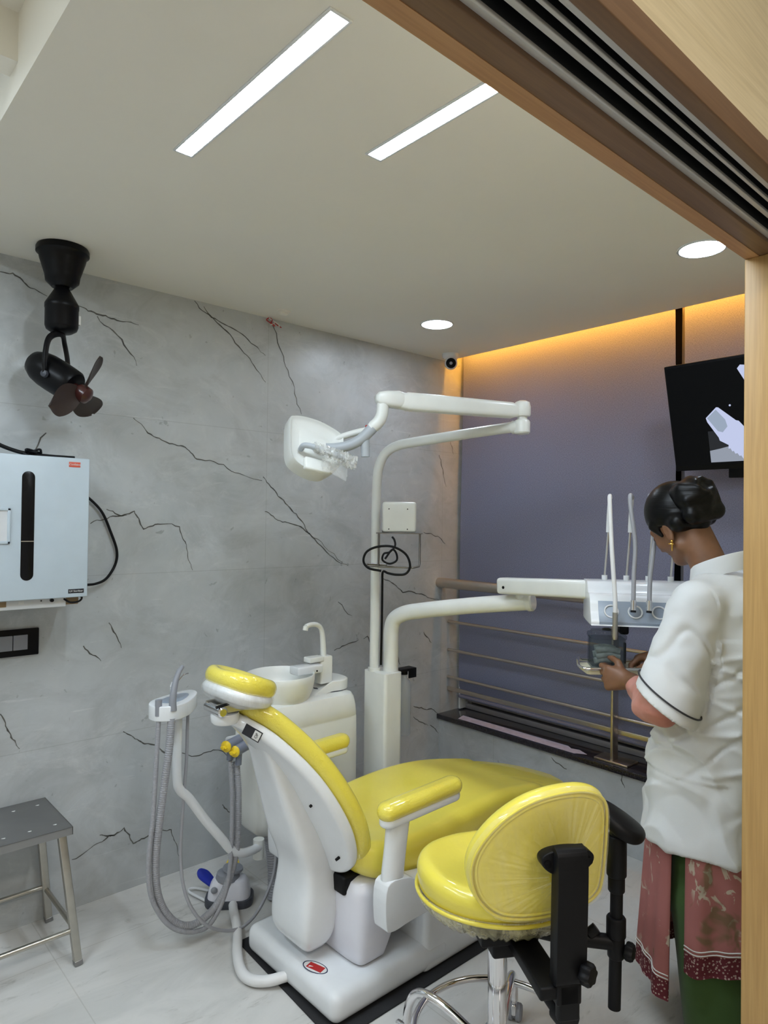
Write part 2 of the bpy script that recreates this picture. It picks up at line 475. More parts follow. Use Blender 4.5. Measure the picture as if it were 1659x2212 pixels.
# ------------------------------------------------------------------ implicit surfaces -> one continuous mesh
class Field:
    def __init__(s, lo, hi, h):
        s.lo = np.array(lo, float); s.h = h; s.n = np.ceil((np.array(hi)-s.lo)/h).astype(int)+1
        s.d = np.full(s.n, .5, np.float32); s.ax = [s.lo[i]+h*np.arange(s.n[i]) for i in range(3)]
    def region(s, lo, hi, pad):
        i0 = np.clip(np.floor((np.array(lo)-pad-s.lo)/s.h).astype(int), 0, s.n-1); i1 = np.clip(np.ceil((np.array(hi)+pad-s.lo)/s.h).astype(int)+1, 1, s.n)
        sl = tuple(slice(a, b) for a, b in zip(i0, i1))
        X, Y, Z = np.meshgrid(*(s.ax[i][sl[i]] for i in range(3)), indexing='ij', sparse=True)
        return sl, X, Y, Z
    def put(s, sl, v, k, sub=False):
        d = s.d[sl]
        if sub:
            v = -v
            if k > 0:
                hh = np.clip(.5-.5*(d-v)/k, 0, 1); s.d[sl] = d*(1-hh)+v*hh+k*hh*(1-hh)
            else: s.d[sl] = np.maximum(d, v)
        elif k > 0:
            hh = np.clip(.5+.5*(d-v)/k, 0, 1); s.d[sl] = d*(1-hh)+v*hh-k*hh*(1-hh)
        else: s.d[sl] = np.minimum(d, v)
    def cap(s, a, b, ra, rb=None, k=.01, sub=False):
        rb = ra if rb is None else rb; a = np.array(a, float); b = np.array(b, float)
        sl, X, Y, Z = s.region(np.minimum(a, b), np.maximum(a, b), max(ra, rb)+2*k+4*s.h)
        ab = b-a; L = ab@ab+1e-12
        t = np.clip(((X-a[0])*ab[0]+(Y-a[1])*ab[1]+(Z-a[2])*ab[2])/L, 0, 1)
        v = np.sqrt((X-a[0]-t*ab[0])**2+(Y-a[1]-t*ab[1])**2+(Z-a[2]-t*ab[2])**2)-(ra+(rb-ra)*t)
        s.put(sl, v, k, sub); return s
    def chain(s, pts, rs, k=.01):
        for i in range(len(pts)-1): s.cap(pts[i], pts[i+1], rs[i], rs[i+1], k)
        return s
    def ell(s, c, r, R=None, k=.01, sub=False, rnd=None):
        c = np.array(c, float); r = np.array(r, float); m = r.max()
        sl, X, Y, Z = s.region(c, c, m+2*k+4*s.h)
        x, y, z = X-c[0], Y-c[1], Z-c[2]
        if R is not None:
            R = np.array(R, float); x, y, z = (R[0][0]*x+R[0][1]*y+R[0][2]*z, R[1][0]*x+R[1][1]*y+R[1][2]*z, R[2][0]*x+R[2][1]*y+R[2][2]*z)
        if rnd is None:
            q = np.sqrt((x/r[0])**2+(y/r[1])**2+(z/r[2])**2); v = (q-1)*r.min()
        else:
            qx, qy, qz = np.abs(x)-r[0]+rnd, np.abs(y)-r[1]+rnd, np.abs(z)-r[2]+rnd
            v = np.sqrt(np.maximum(qx, 0)**2+np.maximum(qy, 0)**2+np.maximum(qz, 0)**2)+np.minimum(np.maximum(qx, np.maximum(qy, qz)), 0)-rnd
        s.put(sl, v, k, sub); return s
    def fn(s, lo, hi, f, k=.01, sub=False):
        sl, X, Y, Z = s.region(lo, hi, 2*k+4*s.h); s.put(sl, f(X, Y, Z), k, sub); return s
    def mesh(s):
        D = s.d; D[0] = D[-1] = .5; D[:, 0] = D[:, -1] = .5; D[:, :, 0] = D[:, :, -1] = .5
        ins = D < 0
        def c8(a): return [a[i:a.shape[0]-1+i, j:a.shape[1]-1+j, k:a.shape[2]-1+k] for i in (0, 1) for j in (0, 1) for k in (0, 1)]
        cs = c8(ins); anyi = np.zeros_like(cs[0]); alli = np.ones_like(cs[0])
        for c in cs: anyi = anyi | c; alli = alli & c
        I = np.argwhere(anyi & ~alli); idx = np.full(cs[0].shape, -1, np.int64); idx[tuple(I.T)] = np.arange(len(I))
        P = np.zeros((len(I), 3)); W = np.zeros(len(I))
        co = [(i, j, k) for i in (0, 1) for j in (0, 1) for k in (0, 1)]
        vals = np.stack([D[I[:, 0]+i, I[:, 1]+j, I[:, 2]+k] for i, j, k in co], 1).astype(float)
        for a in range(8):
            for b in range(a+1, 8):
                A, B = np.array(co[a]), np.array(co[b])
                if np.abs(A-B).sum() != 1: continue
                va, vb = vals[:, a], vals[:, b]; m = (va < 0) != (vb < 0)
                t = va[m]/(va[m]-vb[m]); P[m] += A+(B-A)*t[:, None]; W[m] += 1
        P = s.lo+s.h*(I+P/W[:, None])
        F = []
        for ax in range(3):
            sh = [slice(None)]*3; sh2 = [slice(None)]*3; sh[ax] = slice(0, -1); sh2[ax] = slice(1, None)
            A, B = ins[tuple(sh)], ins[tuple(sh2)]
            E = np.argwhere(A != B); o1, o2 = (ax+1) % 3, (ax+2) % 3
            q = []
            for d1, d2 in ((-1, -1), (0, -1), (0, 0), (-1, 0)):
                J = E.copy(); J[:, o1] += d1; J[:, o2] += d2; q.append(idx[tuple(J.T)])
            q = np.stack(q, 1); fl = ~A[tuple(E.T)]
            q[fl] = q[fl][:, ::-1]; F.append(q)
        F = np.concatenate(F)
        # light smoothing along mesh edges
        for _ in range(2):
            acc = np.zeros_like(P); cnt = np.zeros(len(P))
            for i in range(4):
                np.add.at(acc, F[:, i], P[F[:, (i+1) % 4]]); np.add.at(cnt, F[:, i], 1)
                np.add.at(acc, F[:, (i+1) % 4], P[F[:, i]]); np.add.at(cnt, F[:, (i+1) % 4], 1)
            P = P*.5+.5*acc/cnt[:, None]
        return P, F
def xf(V, M4):
    A = np.array(M4); return np.asarray(V) @ A[:3, :3].T+A[:3, 3]

# ================================================================== SETTING
H = 2.447
VEINS = [[(-2.317, 2.38),(-2.275, 2.385),(-2.244, 2.368),(-2.217, 2.345),(-2.158, 2.328)], [(-2.048, 2.317),(-2.009, 2.304),(-1.965, 2.299),(-1.92, 2.293),(-1.874, 2.29),(-1.808, 2.29)], [(-1.974, 2.291),(-1.91, 2.245),(-1.853, 2.181),(-1.814, 2.122)], [(-1.566, 2.444),(-1.511, 2.403),(-1.454, 2.382),(-1.385, 2.363),(-1.313, 2.335),(-1.249, 2.299),(-1.206, 2.268)], [(-1.522, 2.429),(-1.472, 2.383),(-1.408, 2.342),(-1.348, 2.286),(-1.288, 2.239),(-1.238, 2.183),(-1.202, 2.143)], [(-1.179, 2.443),(-1.147, 2.384),(-1.117, 2.301),(-1.079, 2.218),(-1.04, 2.112),(-0.998, 2.016)], [(-1.824, 1.907),(-1.781, 1.875),(-1.737, 1.839),(-1.691, 1.824),(-1.644, 1.814),(-1.608, 1.81),(-1.572, 1.785),(-1.543, 1.759),(-1.462, 1.754),(-1.374, 1.716),(-1.303, 1.699),(-1.214, 1.682)], [(-1.209, 1.7),(-1.166, 1.654),(-1.126, 1.612),(-1.068, 1.569),(-1.019, 1.53),(-0.969, 1.474),(-0.935, 1.429),(-0.849, 1.37),(-0.729, 1.285)], [(-1.197, 1.538),(-1.15, 1.517),(-1.098, 1.489),(-1.04, 1.48),(-0.977, 1.458),(-0.907, 1.406),(-0.834, 1.342),(-0.744, 1.283),(-0.692, 1.267)], [(-1.986, 1.476),(-1.933, 1.493),(-1.888, 1.506),(-1.855, 1.513),(-1.813, 1.528),(-1.794, 1.498),(-1.774, 1.455),(-1.735, 1.468),(-1.691, 1.476),(-1.617, 1.465),(-1.606, 1.425),(-1.584, 1.372),(-1.568, 1.312),(-1.554, 1.277)], [(-1.925, 1.533),(-1.879, 1.512),(-1.842, 1.511)], [(-1.843, 0.64),(-1.807, 0.615),(-1.778, 0.59),(-1.754, 0.572),(-1.699, 0.555),(-1.679, 0.527),(-1.627, 0.508),(-1.575, 0.493),(-1.51, 0.471),(-1.466, 0.478),(-1.421, 0.476),(-1.375, 0.441),(-1.304, 0.409)], [(-2.032, 0.188),(-1.973, 0.206),(-1.929, 0.222),(-1.893, 0.237),(-1.869, 0.235),(-1.833, 0.252),(-1.81, 0.217),(-1.794, 0.177),(-1.761, 0.186),(-1.713, 0.198),(-1.669, 0.195),(-1.632, 0.186),(-1.623, 0.153),(-1.604, 0.104),(-1.592, 0.057)], [(-1.929, 0.251),(-1.899, 0.238),(-1.869, 0.23)], [(-2.288, 0.79),(-2.27, 0.754),(-2.257, 0.718),(-2.238, 0.684),(-2.222, 0.651)], [(-0.447, 1.189),(-0.389, 1.166),(-0.344, 1.138),(-0.302, 1.105),(-0.212, 1.1),(-0.156, 1.089),(-0.088, 1.061),(-0.011, 1.045)], [(-0.143, 1.439),(-0.087, 1.433),(-0.029, 1.417),(0.035, 1.37)], [(-0.025, 1.889),(-0.004, 1.831),(0.016, 1.77),(0.041, 1.705)], [(0.069, 1.986),(0.086, 1.947),(0.099, 1.901)], [(-0.209, 0.463),(-0.146, 0.444),(-0.101, 0.423),(-0.055, 0.418),(-0.008, 0.386)], [(-0.208, 0.403),(-0.144, 0.36),(-0.088, 0.329)], [(-0.076, 0.332),(-0.038, 0.306),(-0.002, 0.269)], [(-0.776, 0.841),(-0.707, 0.859),(-0.614, 0.878)], [(-0.583, 0.879),(-0.557, 0.891),(-0.524, 0.843)], [(-0.756, 1.086),(-0.663, 1.007)], [(-0.331, 0.756),(-0.316, 0.708)], [(-1.394, 0.228),(-1.371, 0.201),(-1.352, 0.179)], [(-0.134, 0.871),(-0.096, 0.833),(-0.069, 0.803)], [(-2.152, 1.815),(-2.198, 1.716)], [(-1.908, 1.083),(-1.88, 1.035),(-1.857, 0.977)], [(-2.004, 1.002),(-1.968, 0.962),(-1.936, 0.935)]]
def vein_quads(g, polys, put, w0=.0062, mi=1):
    rnd = random.Random(3)
    for p in polys:
        pts = [Vector(q) for q in p]
        for _ in range(2):
            new = []
            for a, b in zip(pts, pts[1:]):
                m = (a+b)/2; d = b-a; m += Vector((-d.y, d.x))*rnd.uniform(-.12, .12); new += [a, m]
            pts = new+[pts[-1]]
        n = len(pts); L, Rr = [], []
        for i, q in enumerate(pts):
            d = (pts[min(i+1, n-1)]-pts[max(i-1, 0)]).normalized(); nn = Vector((-d.y, d.x))
            s = i/(n-1); ww = w0*(.35+.65*math.sin(PI*min(1, .12+s*.88)))*rnd.uniform(.5, 1.15)*.5
            L.append(q+nn*ww); Rr.append(q-nn*ww)
        V = [put(q) for q in L+Rr]; F = [(i, i+1, n+i+1, n+i) for i in range(n-1)]
        g.add(V, F, mi)
g = G(); g.box((-2.15, .06, 1.31), (4.9, .12, 2.62))
vein_quads(g, VEINS, lambda q: (q.x, -.0007, q.y))
struct('wall_back', g, ['marble', 'vein'])
g = G(); g.box((.16, -2.3, .18), (.32, 4.6, .36))
vein_quads(g, [[(-1.15, .36), (-1.148, .33), (-1.165, .30)], [(-.62, .22), (-.58, .19)], [(-.86, .3), (-.80, .315), (-.77, .335)]], lambda q: (-.0007, q.x, q.y))
struct('wall_right', g, ['marbley', 'vein'])
g = G(); g.box((-2.15, -2.27, -.03), (4.94, 4.78, .06)); struct('floor', g, 'floor')
g = G(); g.box((-1.245, -1.0735, H+.1), (2.55, 2.147, .2)); g.box((.165, -1.0735, 2.645), (.31, 2.147, .05))
g.box((-3.56, -1.0735, 2.65), (2.08, 2.147, .05)); g.box((-2.15, -3.43, 2.78), (4.94, 2.3, .06)); struct('ceiling', g, 'ceiling')
g = G(); g.box((-3.56, -1.035, 2.57), (2.08, .07, .11)); struct('trim_1', g, 'ceiling')
g = G(); g.box((-4.63, -2.27, 1.35), (.06, 4.78, 2.9)); struct('wall_left', g, 'plainwall')
g = G(); g.box((-2.15, -4.63, 1.35), (4.94, .06, 2.9)); struct('wall_rear', g, 'plainwall')
# partition: veneered header over the sliding door and the piece to the right of the jamb
g = G(); g.box((-2.9, -2.2385, 2.47), (3.46, .181, .54)); g.box((-2.9, -2.318, 2.17), (3.46, .022, .06)); g.box((-2.9, -2.180, 2.17), (3.46, .064, .06)); g.box((-.41, -2.238, 1.31), (1.46, .178, 2.62)); g.box((-2.15, -2.3, 2.73), (4.94, .058, .14))
struct('wall_front', g, 'plywood')
# sliding door frame
g = G(); g.box((-2.9, -2.1905, 2.121), (3.46, .048, .042), .002); d1 = struct('door_1', g, 'doorwood')
g = G(); g.prism([(-2.1760, 2.0990), (-2.146, 2.1000), (-2.140, 2.106), (-2.140, 2.17), (-2.1760, 2.17)], -4.6, -1.2, Matrix(((0, 0, 1, 0), (1, 0, 0, 0), (0, 1, 0, 0), (0, 0, 0, 1))))
struct('frame_edge', g, 'edgewood', d1)
g = G(); g.box((-2.9, -2.318, 2.121), (3.46, .024, .042), .002); struct('frame_board', g, 'doorwood', d1)
g = G()
for y0, y1, z in ((-2.3060, -2.294, 2.106), (-2.2790, -2.2730, 2.110), (-2.2575, -2.2480, 2.110), (-2.2325, -2.2285, 2.102), (-2.2285, -2.2145, 2.108)):
    g.box((-2.9, (y0+y1)/2, z+.003), (3.46, y1-y0, .006), .0012, mi=0); g.box((-2.9, (y0+y1)/2, (z+.006+2.198)/2), (3.46, y1-y0-.0006, 2.198-z-.006), 0, mi=1)
struct('door_track', g, ['trackgrey', 'trackshade'], d1)
g = G(); g.box((-2.9, -2.26, 2.197), (3.46, .092, .004)); struct('track_slot', g, 'trackshade', d1)
g = G(); g.box((-1.245, -2.1765, 1.05), (.085, .063, 2.1), .003); struct('jamb', g, 'postwood', d1)
g = G(); g.box((-1.205, -2.262, 1.05), (.03, .108, 2.1)); struct('jamb_channel', g, 'trackshade', d1)

# window, granite sill, blinds, warm strip, railing
g = G(); g.box((.148, -1.0735, .3735), (.336, 2.147, .027), .003); struct('trim_2', g, 'granite')
g = G(); g.box((.30, -1.0735, 1.5), (.012, 2.147, 2.2)); w1 = struct('window_1', g, 'night')
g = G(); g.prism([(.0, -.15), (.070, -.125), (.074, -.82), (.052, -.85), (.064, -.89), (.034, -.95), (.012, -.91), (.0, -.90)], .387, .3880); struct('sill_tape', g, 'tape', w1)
g = G()
for z, t, x in ((.402, .03, .235), (.44, .022, .24), (.487, .03, .235), (2.56, .06, .25)): g.box((x, -1.0735, z), (.07, 2.14, t), .003)
for y in (-.03, -1.34, -2.1): g.box((.245, y, 1.46), (.05, .055, 2.14), .003)
struct('window_frame', g, 'framemetal', w1)
g = G(); g.box((.20, -.022, .70), (.10, .012, .62), .003); struct('window_film', g, 'clear_white', w1)
def blind(y0, y1, label, sag):
    t = thing('roller_blind', label, 'blind', (.14, (y0+y1)/2, .47), 0, 'roller blinds over the window')
    nx, nz = 24, 60; V = []; F = []
    for side in (0, 1):
        for i in range(nx+1):
            for k in range(nz+1):
                yy = y0+(y1-y0)*i/nx; zz = .475+(2.56-.475)*k/nz
                x = .138+.006*math.sin(zz*3.1+yy*2)*sag+.004*math.sin(yy*5+1)+.012*sag*max(0, .95-zz)*math.sin(zz*17+yy*2.2)
                V.append((x+side*.0025, yy+.006*math.sin(zz*2.4)*sag, zz))
    st = (nx+1)*(nz+1)
    for i in range(nx):
        for k in range(nz):
            a = i*(nz+1)+k; q = (a, a+1, a+nz+2, a+nz+1)
            F.append(q); F.append(tuple(v+st for v in q[::-1]))
    obj('fabric', (V, F), 'blind', t, None)
    g = G(); g.tube([(.165, y0, 2.575), (.165, y1, 2.575)], .022, 20); obj('roller', g, 'framemetal', t)
    g = G(); g.tube([(.139, y0+.004, .47), (.139, y1-.004, .47)], .009, 12); obj('bottom_bar', g, 'blind', t)
blind(-1.318, -.028, 'wide brown grey roller blind in the room corner behind the lamp arm', 1)
blind(-2.12, -1.362, 'narrower brown grey roller blind hanging behind the television', .6)
g = G(); g.box((.042, -1.08, 2.545), (.012, 2.1, .010), .002)
tag(obj('led_strip', g, 'led'), 'warm orange light strip hidden above the blinds at the ceiling edge', 'light')

rl = thing('window_railing', 'brushed steel railing with round handrail and thin bars across the window', 'railing', (.03, -1.09, .387))
g = G(); g.tube([(-.012, 0, 1.147), (-.012, -2.14, 1.147)], .029, 24); obj('handrail', g, 'railsteel', rl)
for x, z, r in ((.07, .914, .0085), (.07, .749, .0085), (.07, .59, .0085)):
    g = G(); g.tube([(x, -.002, z), (x, -2.14, z)], r, 12); obj('rail_bar', g, 'railsteel', rl)
g = G(); g.box((.07, -1.07, .523), (.012, 2.138, .024), .003); obj('rail_bar', g, 'railsteel', rl)
g = G(); g.box((.045, -1.085, .76), (.05, .014, .735), .003); obj('post', g, 'railsteel', rl)
g = G(); g.box((.06, -1.085, .3925), (.10, .17, .010), .002); obj('base_plate', g, 'railsteel', rl)

# ceiling lights
def panel(x0, x1, y0, y1, label):
    t = thing('panel_light', label, 'ceiling light', ((x0+x1)/2, (y0+y1)/2, H-.006), 0, 'linear ceiling lights')
    g = G(); m = .006
    for c, d in ((((x0-m/2), (y0+y1)/2), (m, y1-y0+2*m)), (((x1+m/2), (y0+y1)/2), (m, y1-y0+2*m)), (((x0+x1)/2, y0-m/2), (x1-x0, m)), (((x0+x1)/2, y1+m/2), (x1-x0, m))):
        g.box((c[0], c[1], H-.002), (d[0], d[1], .004), .0008)
    obj('frame', g, 'white', t)
    g = G(); g.box(((x0+x1)/2, (y0+y1)/2, H-.001), (x1-x0, y1-y0, .002)); obj('diffuser', g, 'panel', t)
panel(-2.156, -2.114, -1.742, -1.091, 'long bright linear ceiling light nearer the camera')
panel(-1.784, -1.742, -2.06, -1.414, 'bright linear ceiling light partly hidden behind the door beam')
def downlight(x, y, label):
    t = thing('downlight', label, 'ceiling light', (x, y, H-.006), 0, 'round ceiling lights')
    T = Matrix.Translation((x, y, H))
    g = G(); R = []
    for r, z in ((.072, 0), (.0725, -.004), (.079, -.004), (.081, 0)):
        R.append([T @ Vector((r*math.cos(2*PI*j/40), r*math.sin(2*PI*j/40), z)) for j in range(40)])
    g.rings(R, False); obj('ring', g, 'white', t)
    g = G(); g.lathe([(.0001, -.002), (.073, -.002), (.073, 0), (.0001, 0)], T, 40, False); obj('diffuser', g, 'spot', t)
downlight(-.556, -.484, 'round ceiling light near the corner camera')
downlight(-.555, -1.735, 'round ceiling light beside the door beam above the woman')

# security camera in the corner
t = thing('security_camera', 'small white dome security camera on the ceiling in the room corner', 'camera', (-.075, -.13, H-.08))
T = Matrix.Translation((-.075, -.13, H))
g = G(); g.lathe([(.001, 0), (.048, 0), (.048, -.012), (.044, -.022), (.034, -.03), (.001, -.03)], T); obj('base', g, 'white', t)
bc = Vector((-.078, -.137, H-.052)); ax = (Vector((-2.9, -2.75, 1.5))-bc).normalized()
g = G(); g.sphere(bc, .037); obj('housing', g, 'white', t)
x, y, z = frame(ax)
g = G(); g.lathe([(.001, 0), (.029, 0), (.027, .016), (.018, .024), (.001, .027)], mat_from(bc+ax*.022, x, y, z)); cl = obj('lens_window', g, 'satinblack', t)
g = G(); g.lathe([(.001, 0), (.009, 0), (.008, .004), (.001, .005)], mat_from(bc+ax*.046, x, y, z), 16); obj('lens', g, 'greyplastic', cl)

# sprinkler cap and loose wires at the ceiling edge
g = G(); g.lathe([(.001, 0), (.033, 0), (.033, -.004), (.021, -.006), (.020, -.013), (.014, -.018), (.001, -.019)], Matrix.Translation((-1.197, -.134, H)))
tag(obj('detector_disc', g, 'ceiling'), 'small pale round disc on the ceiling near the marble wall', 'detector')
g = G(); rr = random.Random(5)
for k in range(5):
    a = Vector((-1.19+rr.uniform(-.012, .012), -.012, H-.002)); pts = [a]
    for q in range(3): pts.append(pts[-1]+Vector((rr.uniform(-.022, .022), rr.uniform(-.012, .0), -.013)))
    pts = [Vector((p.x, min(p.y, -.004), p.z)) for p in pts]
    g.tube(pts, .0025, 8, 5, mi=k % 2)
tag(obj('loose_wires', g, ['red', 'whitesticker']), 'tuft of loose red and white wires at the top of the marble wall', 'wires')

# ceiling-hung swivel fan
fx, fy = -2.165, -.205
t = thing('swivel_fan', 'black swivelling fan hanging from the ceiling by the marble wall', 'fan', (fx, fy, 1.85))
T = Matrix.Translation((fx, fy, 0))
g = G(); g.lathe([(.001, H), (.083, H), (.087, H-.008), (.087, H-.022), (.078, H-.03), (.075, H-.045), (.060, H-.092), (.058, H-.098), (.055, H-.12), (.035, H-.14), (.001, H-.142)], T, 40); obj('canopy', g, 'satinblack', t)
g = G(); g.lathe([(.012, H-.13), (.012, 2.29)], T, 16); obj('rod', g, 'satinblack', t)
g = G(); g.lathe([(.001, 2.308), (.022, 2.306), (.034, 2.285), (.053, 2.252), (.056, 2.246), (.056, 2.232), (.0545, 2.230), (.0545, 2.17), (.05, 2.158), (.035, 2.148), (.001, 2.146)], T, 40); mh = obj('swivel_housing', g, 'satinblack', t)
g = G(); g.box((fx+.052, fy-.02, 2.196), (.008, .02, .032), .001); obj('label_tag', g, 'whitesticker', mh)
R3 = Vector((.745, -.667, 0)); UP = Vector((0, 0, 1)); FW = Vector((.667, .745, 0))
ax = (R3*.85-UP*.52-FW*.10).normalized()
mc = Vector((fx, fy, 1.985))-ax*.018
side = ax.cross(UP).normalized()
g = G()
top = Vector((fx, fy, 2.15))
pts = [mc+side*.066-UP*.005, mc+side*.067+UP*.06, mc+side*.045+UP*.125, top-UP*.005, mc-side*.045+UP*.125, mc-side*.067+UP*.06, mc-side*.066-UP*.005]
g.tube(pts, .0125, 12, 8, flat=.55, hint=tuple(ax)); yk = obj('yoke', g, 'satinblack', t)
for s in (1, -1):
    g = G(); x, y, z = frame(side*s); g.lathe([(.001, 0), (.013, 0), (.011, .010), (.001, .013)], mat_from(mc+side*s*.066-UP*.005, x, y, z), 16); obj('pivot_knob', g, 'darkgrey', yk)
x, y, z = frame(ax)
g = G(); g.lathe([(.001, -.118), (.022, -.115), (.042, -.100), (.055, -.072), (.060, -.04), (.061, 0), (.060, .04), (.058, .070), (.052, .078), (.001, .078)], mat_from(mc, x, y, z), 36); mo = obj('motor', g, 'satinblack', t)
g = G(); g.box((0, 0, 0), (.018, .026, .004), .001, mat_from(mc-ax*.035-UP*.045-FW*.037, side, ax, side.cross(ax))); obj('label_tag', g, 'whitesticker', mo)
hc = mc+ax*.118
g = G(); g.lathe([(.001, -.045), (.018, -.045), (.018, -.02), (.027, -.018), (.031, 0), (.029, .018), (.018, .026), (.001, .028)], mat_from(hc, x, y, z), 28); obj('hub', g, 'brownhub', t)
d0 = (R3*.62+UP*.78); d0 = (d0-ax*d0.dot(ax)).normalized(); e0 = ax.cross(d0)
for k in range(3):
    a = k*2*PI/3; d = d0*math.cos(a)+e0*math.sin(a); e = ax.cross(d)
    g = G(); nr = 22; R = []
    for i in range(nr+1):
        s = i/nr; rr_ = .018+.125*s; wd = (.018+.052*math.sin(PI*min(1, s*.80+.08))**.8)*math.sqrt(max(.02, 1-max(0, (s-.72)/.285)**2))
        tw = math.radians(32-18*s); off = .02*s
        cdir = e*math.cos(tw)+ax*math.sin(tw); nd = ax*math.cos(tw)-e*math.sin(tw)
        c = hc-ax*.01+d*rr_+e*off
        ring = []
        for q in range(16):
            th = 2*PI*q/16; ring.append(c+cdir*wd*math.cos(th)*.75+nd*.0022*math.sin(th)+nd*.008*math.cos(th)**2)
        R.append(ring)
    g.rings(R); obj('blade', g, 'blade', t)

# sterilizer cabinet on the marble wall
t = thing('sterilizer_cabinet', 'white wall-mounted sterilizer cabinet with dark slot window beside the fan', 'cabinet', (-2.37, -.13, 1.20))
g = G(); g.box((-2.37, -.122, 1.464), (.58, .244, .484), .004); obj('body', g, 'cabinet', t)
g = G(); z0, z1, xc, hw = 1.287, 1.652, -2.276, .020
ol = [(-2.66, 1.2225), (-2.0795, 1.2225), (-2.0795, 1.7055), (-2.66, 1.7055)]
g.box((-2.37, -.254, 1.464), (.581, .016, .484), .003); dr = obj('door', g, 'cabinet', t)
cap_ = [(xc+hw*math.cos(a), z1-hw+hw*math.sin(a)) for a in np.linspace(0, PI, 13)]+[(xc+hw*math.cos(a), z0+hw+hw*math.sin(a)) for a in np.linspace(PI, 2*PI, 13)]
XZ = Matrix(((1, 0, 0, 0), (0, 0, 1, 0), (0, 1, 0, 0), (0, 0, 0, 1)))
g = G(); g.prism(cap_, -.2632, -.2605, XZ, 0, .0006); sw = obj('slot_window', g, 'darkslot', dr)
g = G(); g.box((xc, -.2636, 1.418), (.039, .001, .003)); obj('rack_edge', g, 'chrome', dr)
g = G()
for c, d in (((-2.333, 1.469), (.009, .118)), ((-2.385, 1.5235), (.113, .009)), ((-2.385, 1.4145), (.113, .009)), ((-2.437, 1.469), (.009, .118))): g.box((c[0], -.264, c[1]), (d[0], .006, d[1]), .0015)
hd = obj('pull_handle', g, 'cabinet', dr)
g = G(); g.box((-2.385, -.2622, 1.469), (.096, .002, .10)); obj('handle_recess', g, 'greywhite', dr)
g = G(); g.box((-2.13, -.2624, 1.683), (.038, .001, .018), .0003); ob = obj('sticker', g, 'orange', dr, label='orange red sticker')
text('Confident', .0095, mat_from((-2.13, -.2631, 1.683), (1, 0, 0), (0, 0, 1), (0, -1, 0)), 'whitesticker', dr, shear=.3)
g = G(); g.box((-2.118, -.2624, 1.2435), (.052, .001, .0145), .0003); obj('sticker', g, 'darksticker', dr, label='dark sticker with pale letters')
text('UV Sterilizer', .0088, mat_from((-2.118, -.2631, 1.2435), (1, 0, 0), (0, 0, 1), (0, -1, 0)), 'whitesticker', dr)
g = G(); g.box((-2.40, -.132, 1.206), (.515, .21, .034), .003); cp = obj('control_panel', g, 'greywhite', t)
g = G(); x, y, z = frame((0, -1, 0)); g.lathe([(.001, 0), (.0065, 0), (.006, .008), (.001, .009)], mat_from((-2.19, -.237, 1.214), x, y, z), 16); obj('knob', g, 'black', cp)
g = G(); g.lathe([(.001, 0), (.0025, 0), (.002, .003), (.001, .003)], mat_from((-2.223, -.237, 1.214), x, y, z), 10); obj('indicator', g, 'black', cp)
g = G(); g.box((-2.345, -.2375, 1.209), (.03, .001, .018), .0003); obj('label_tag', g, 'copper', cp)
g = G(); g.box((-2.285, -.2375, 1.212), (.016, .001, .012), .0003); obj('label_tag', g, 'whitesticker', cp)
g = G(); g.box((-2.120, -.15, 1.207), (.05, .14, .028), .004); obj('socket_block', g, 'copper', t)
g = G(); g.tube([(-2.04, -.012, 1.60), (-2.006, -.016, 1.581), (-1.951, -.02, 1.524), (-1.914, -.02, 1.443), (-1.889, -.02, 1.37), (-1.894, -.02, 1.315), (-1.929, -.025, 1.262), (-1.972, -.03, 1.243), (-2.03, -.06, 1.243), (-2.073, -.12, 1.243)], .0052, 10, 8)
tag(obj('power_cable', g, 'black'), 'black cable looping out beside the sterilizer cabinet on the marble wall', 'cable')
g = G(); g.tube([(-2.15, -.235, 1.216), (-2.13, -.245, 1.203), (-2.10, -.24, 1.205), (-2.085, -.22, 1.216), (-2.10, -.20, 1.224)], .0035, 8, 6)
obj('cable_loop', g, 'black', t)
g = G(); g.tube([(-2.50, -.16, 1.83), (-2.42, -.17, 1.778), (-2.35, -.17, 1.744), (-2.307, -.17, 1.728), (-2.26, -.17, 1.718), (-2.19, -.165, 1.7145), (-2.10, -.16, 1.7145)], .0068, 10, 6)
for a in range(4): g.tube([(-2.262+.01*math.cos(a*1.6), -.175, 1.722+.006*math.sin(a*1.9)), (-2.245+.02*math.cos(a), -.19, 1.722+.014*math.sin(a*2+1)), (-2.232+.018*math.cos(a*2), -.17, 1.716+.012*abs(math.sin(a+.7)))], .0042, 8, 5)
tag(obj('power_cable', g, 'black'), 'black bundled cable lying along the top of the sterilizer cabinet', 'cable')

# switch plate
t = thing('switch_plate', 'black wall switch plate with grey switches under the sterilizer cabinet', 'switch', (-2.295, -.005, .99))
g = G(); g.box((-2.295, -.006, 1.0405), (.257, .012, .098), .003); obj('plate', g, 'satinblack', t)
for xx in (-2.377, -2.328, -2.2795, -2.2295):
    g = G(); g.box((xx, -.0135, 1.0415), (.0475, .006, .054), .0015); obj('switch', g, 'greywhite' if xx < -2.33 else 'greyplastic', t)

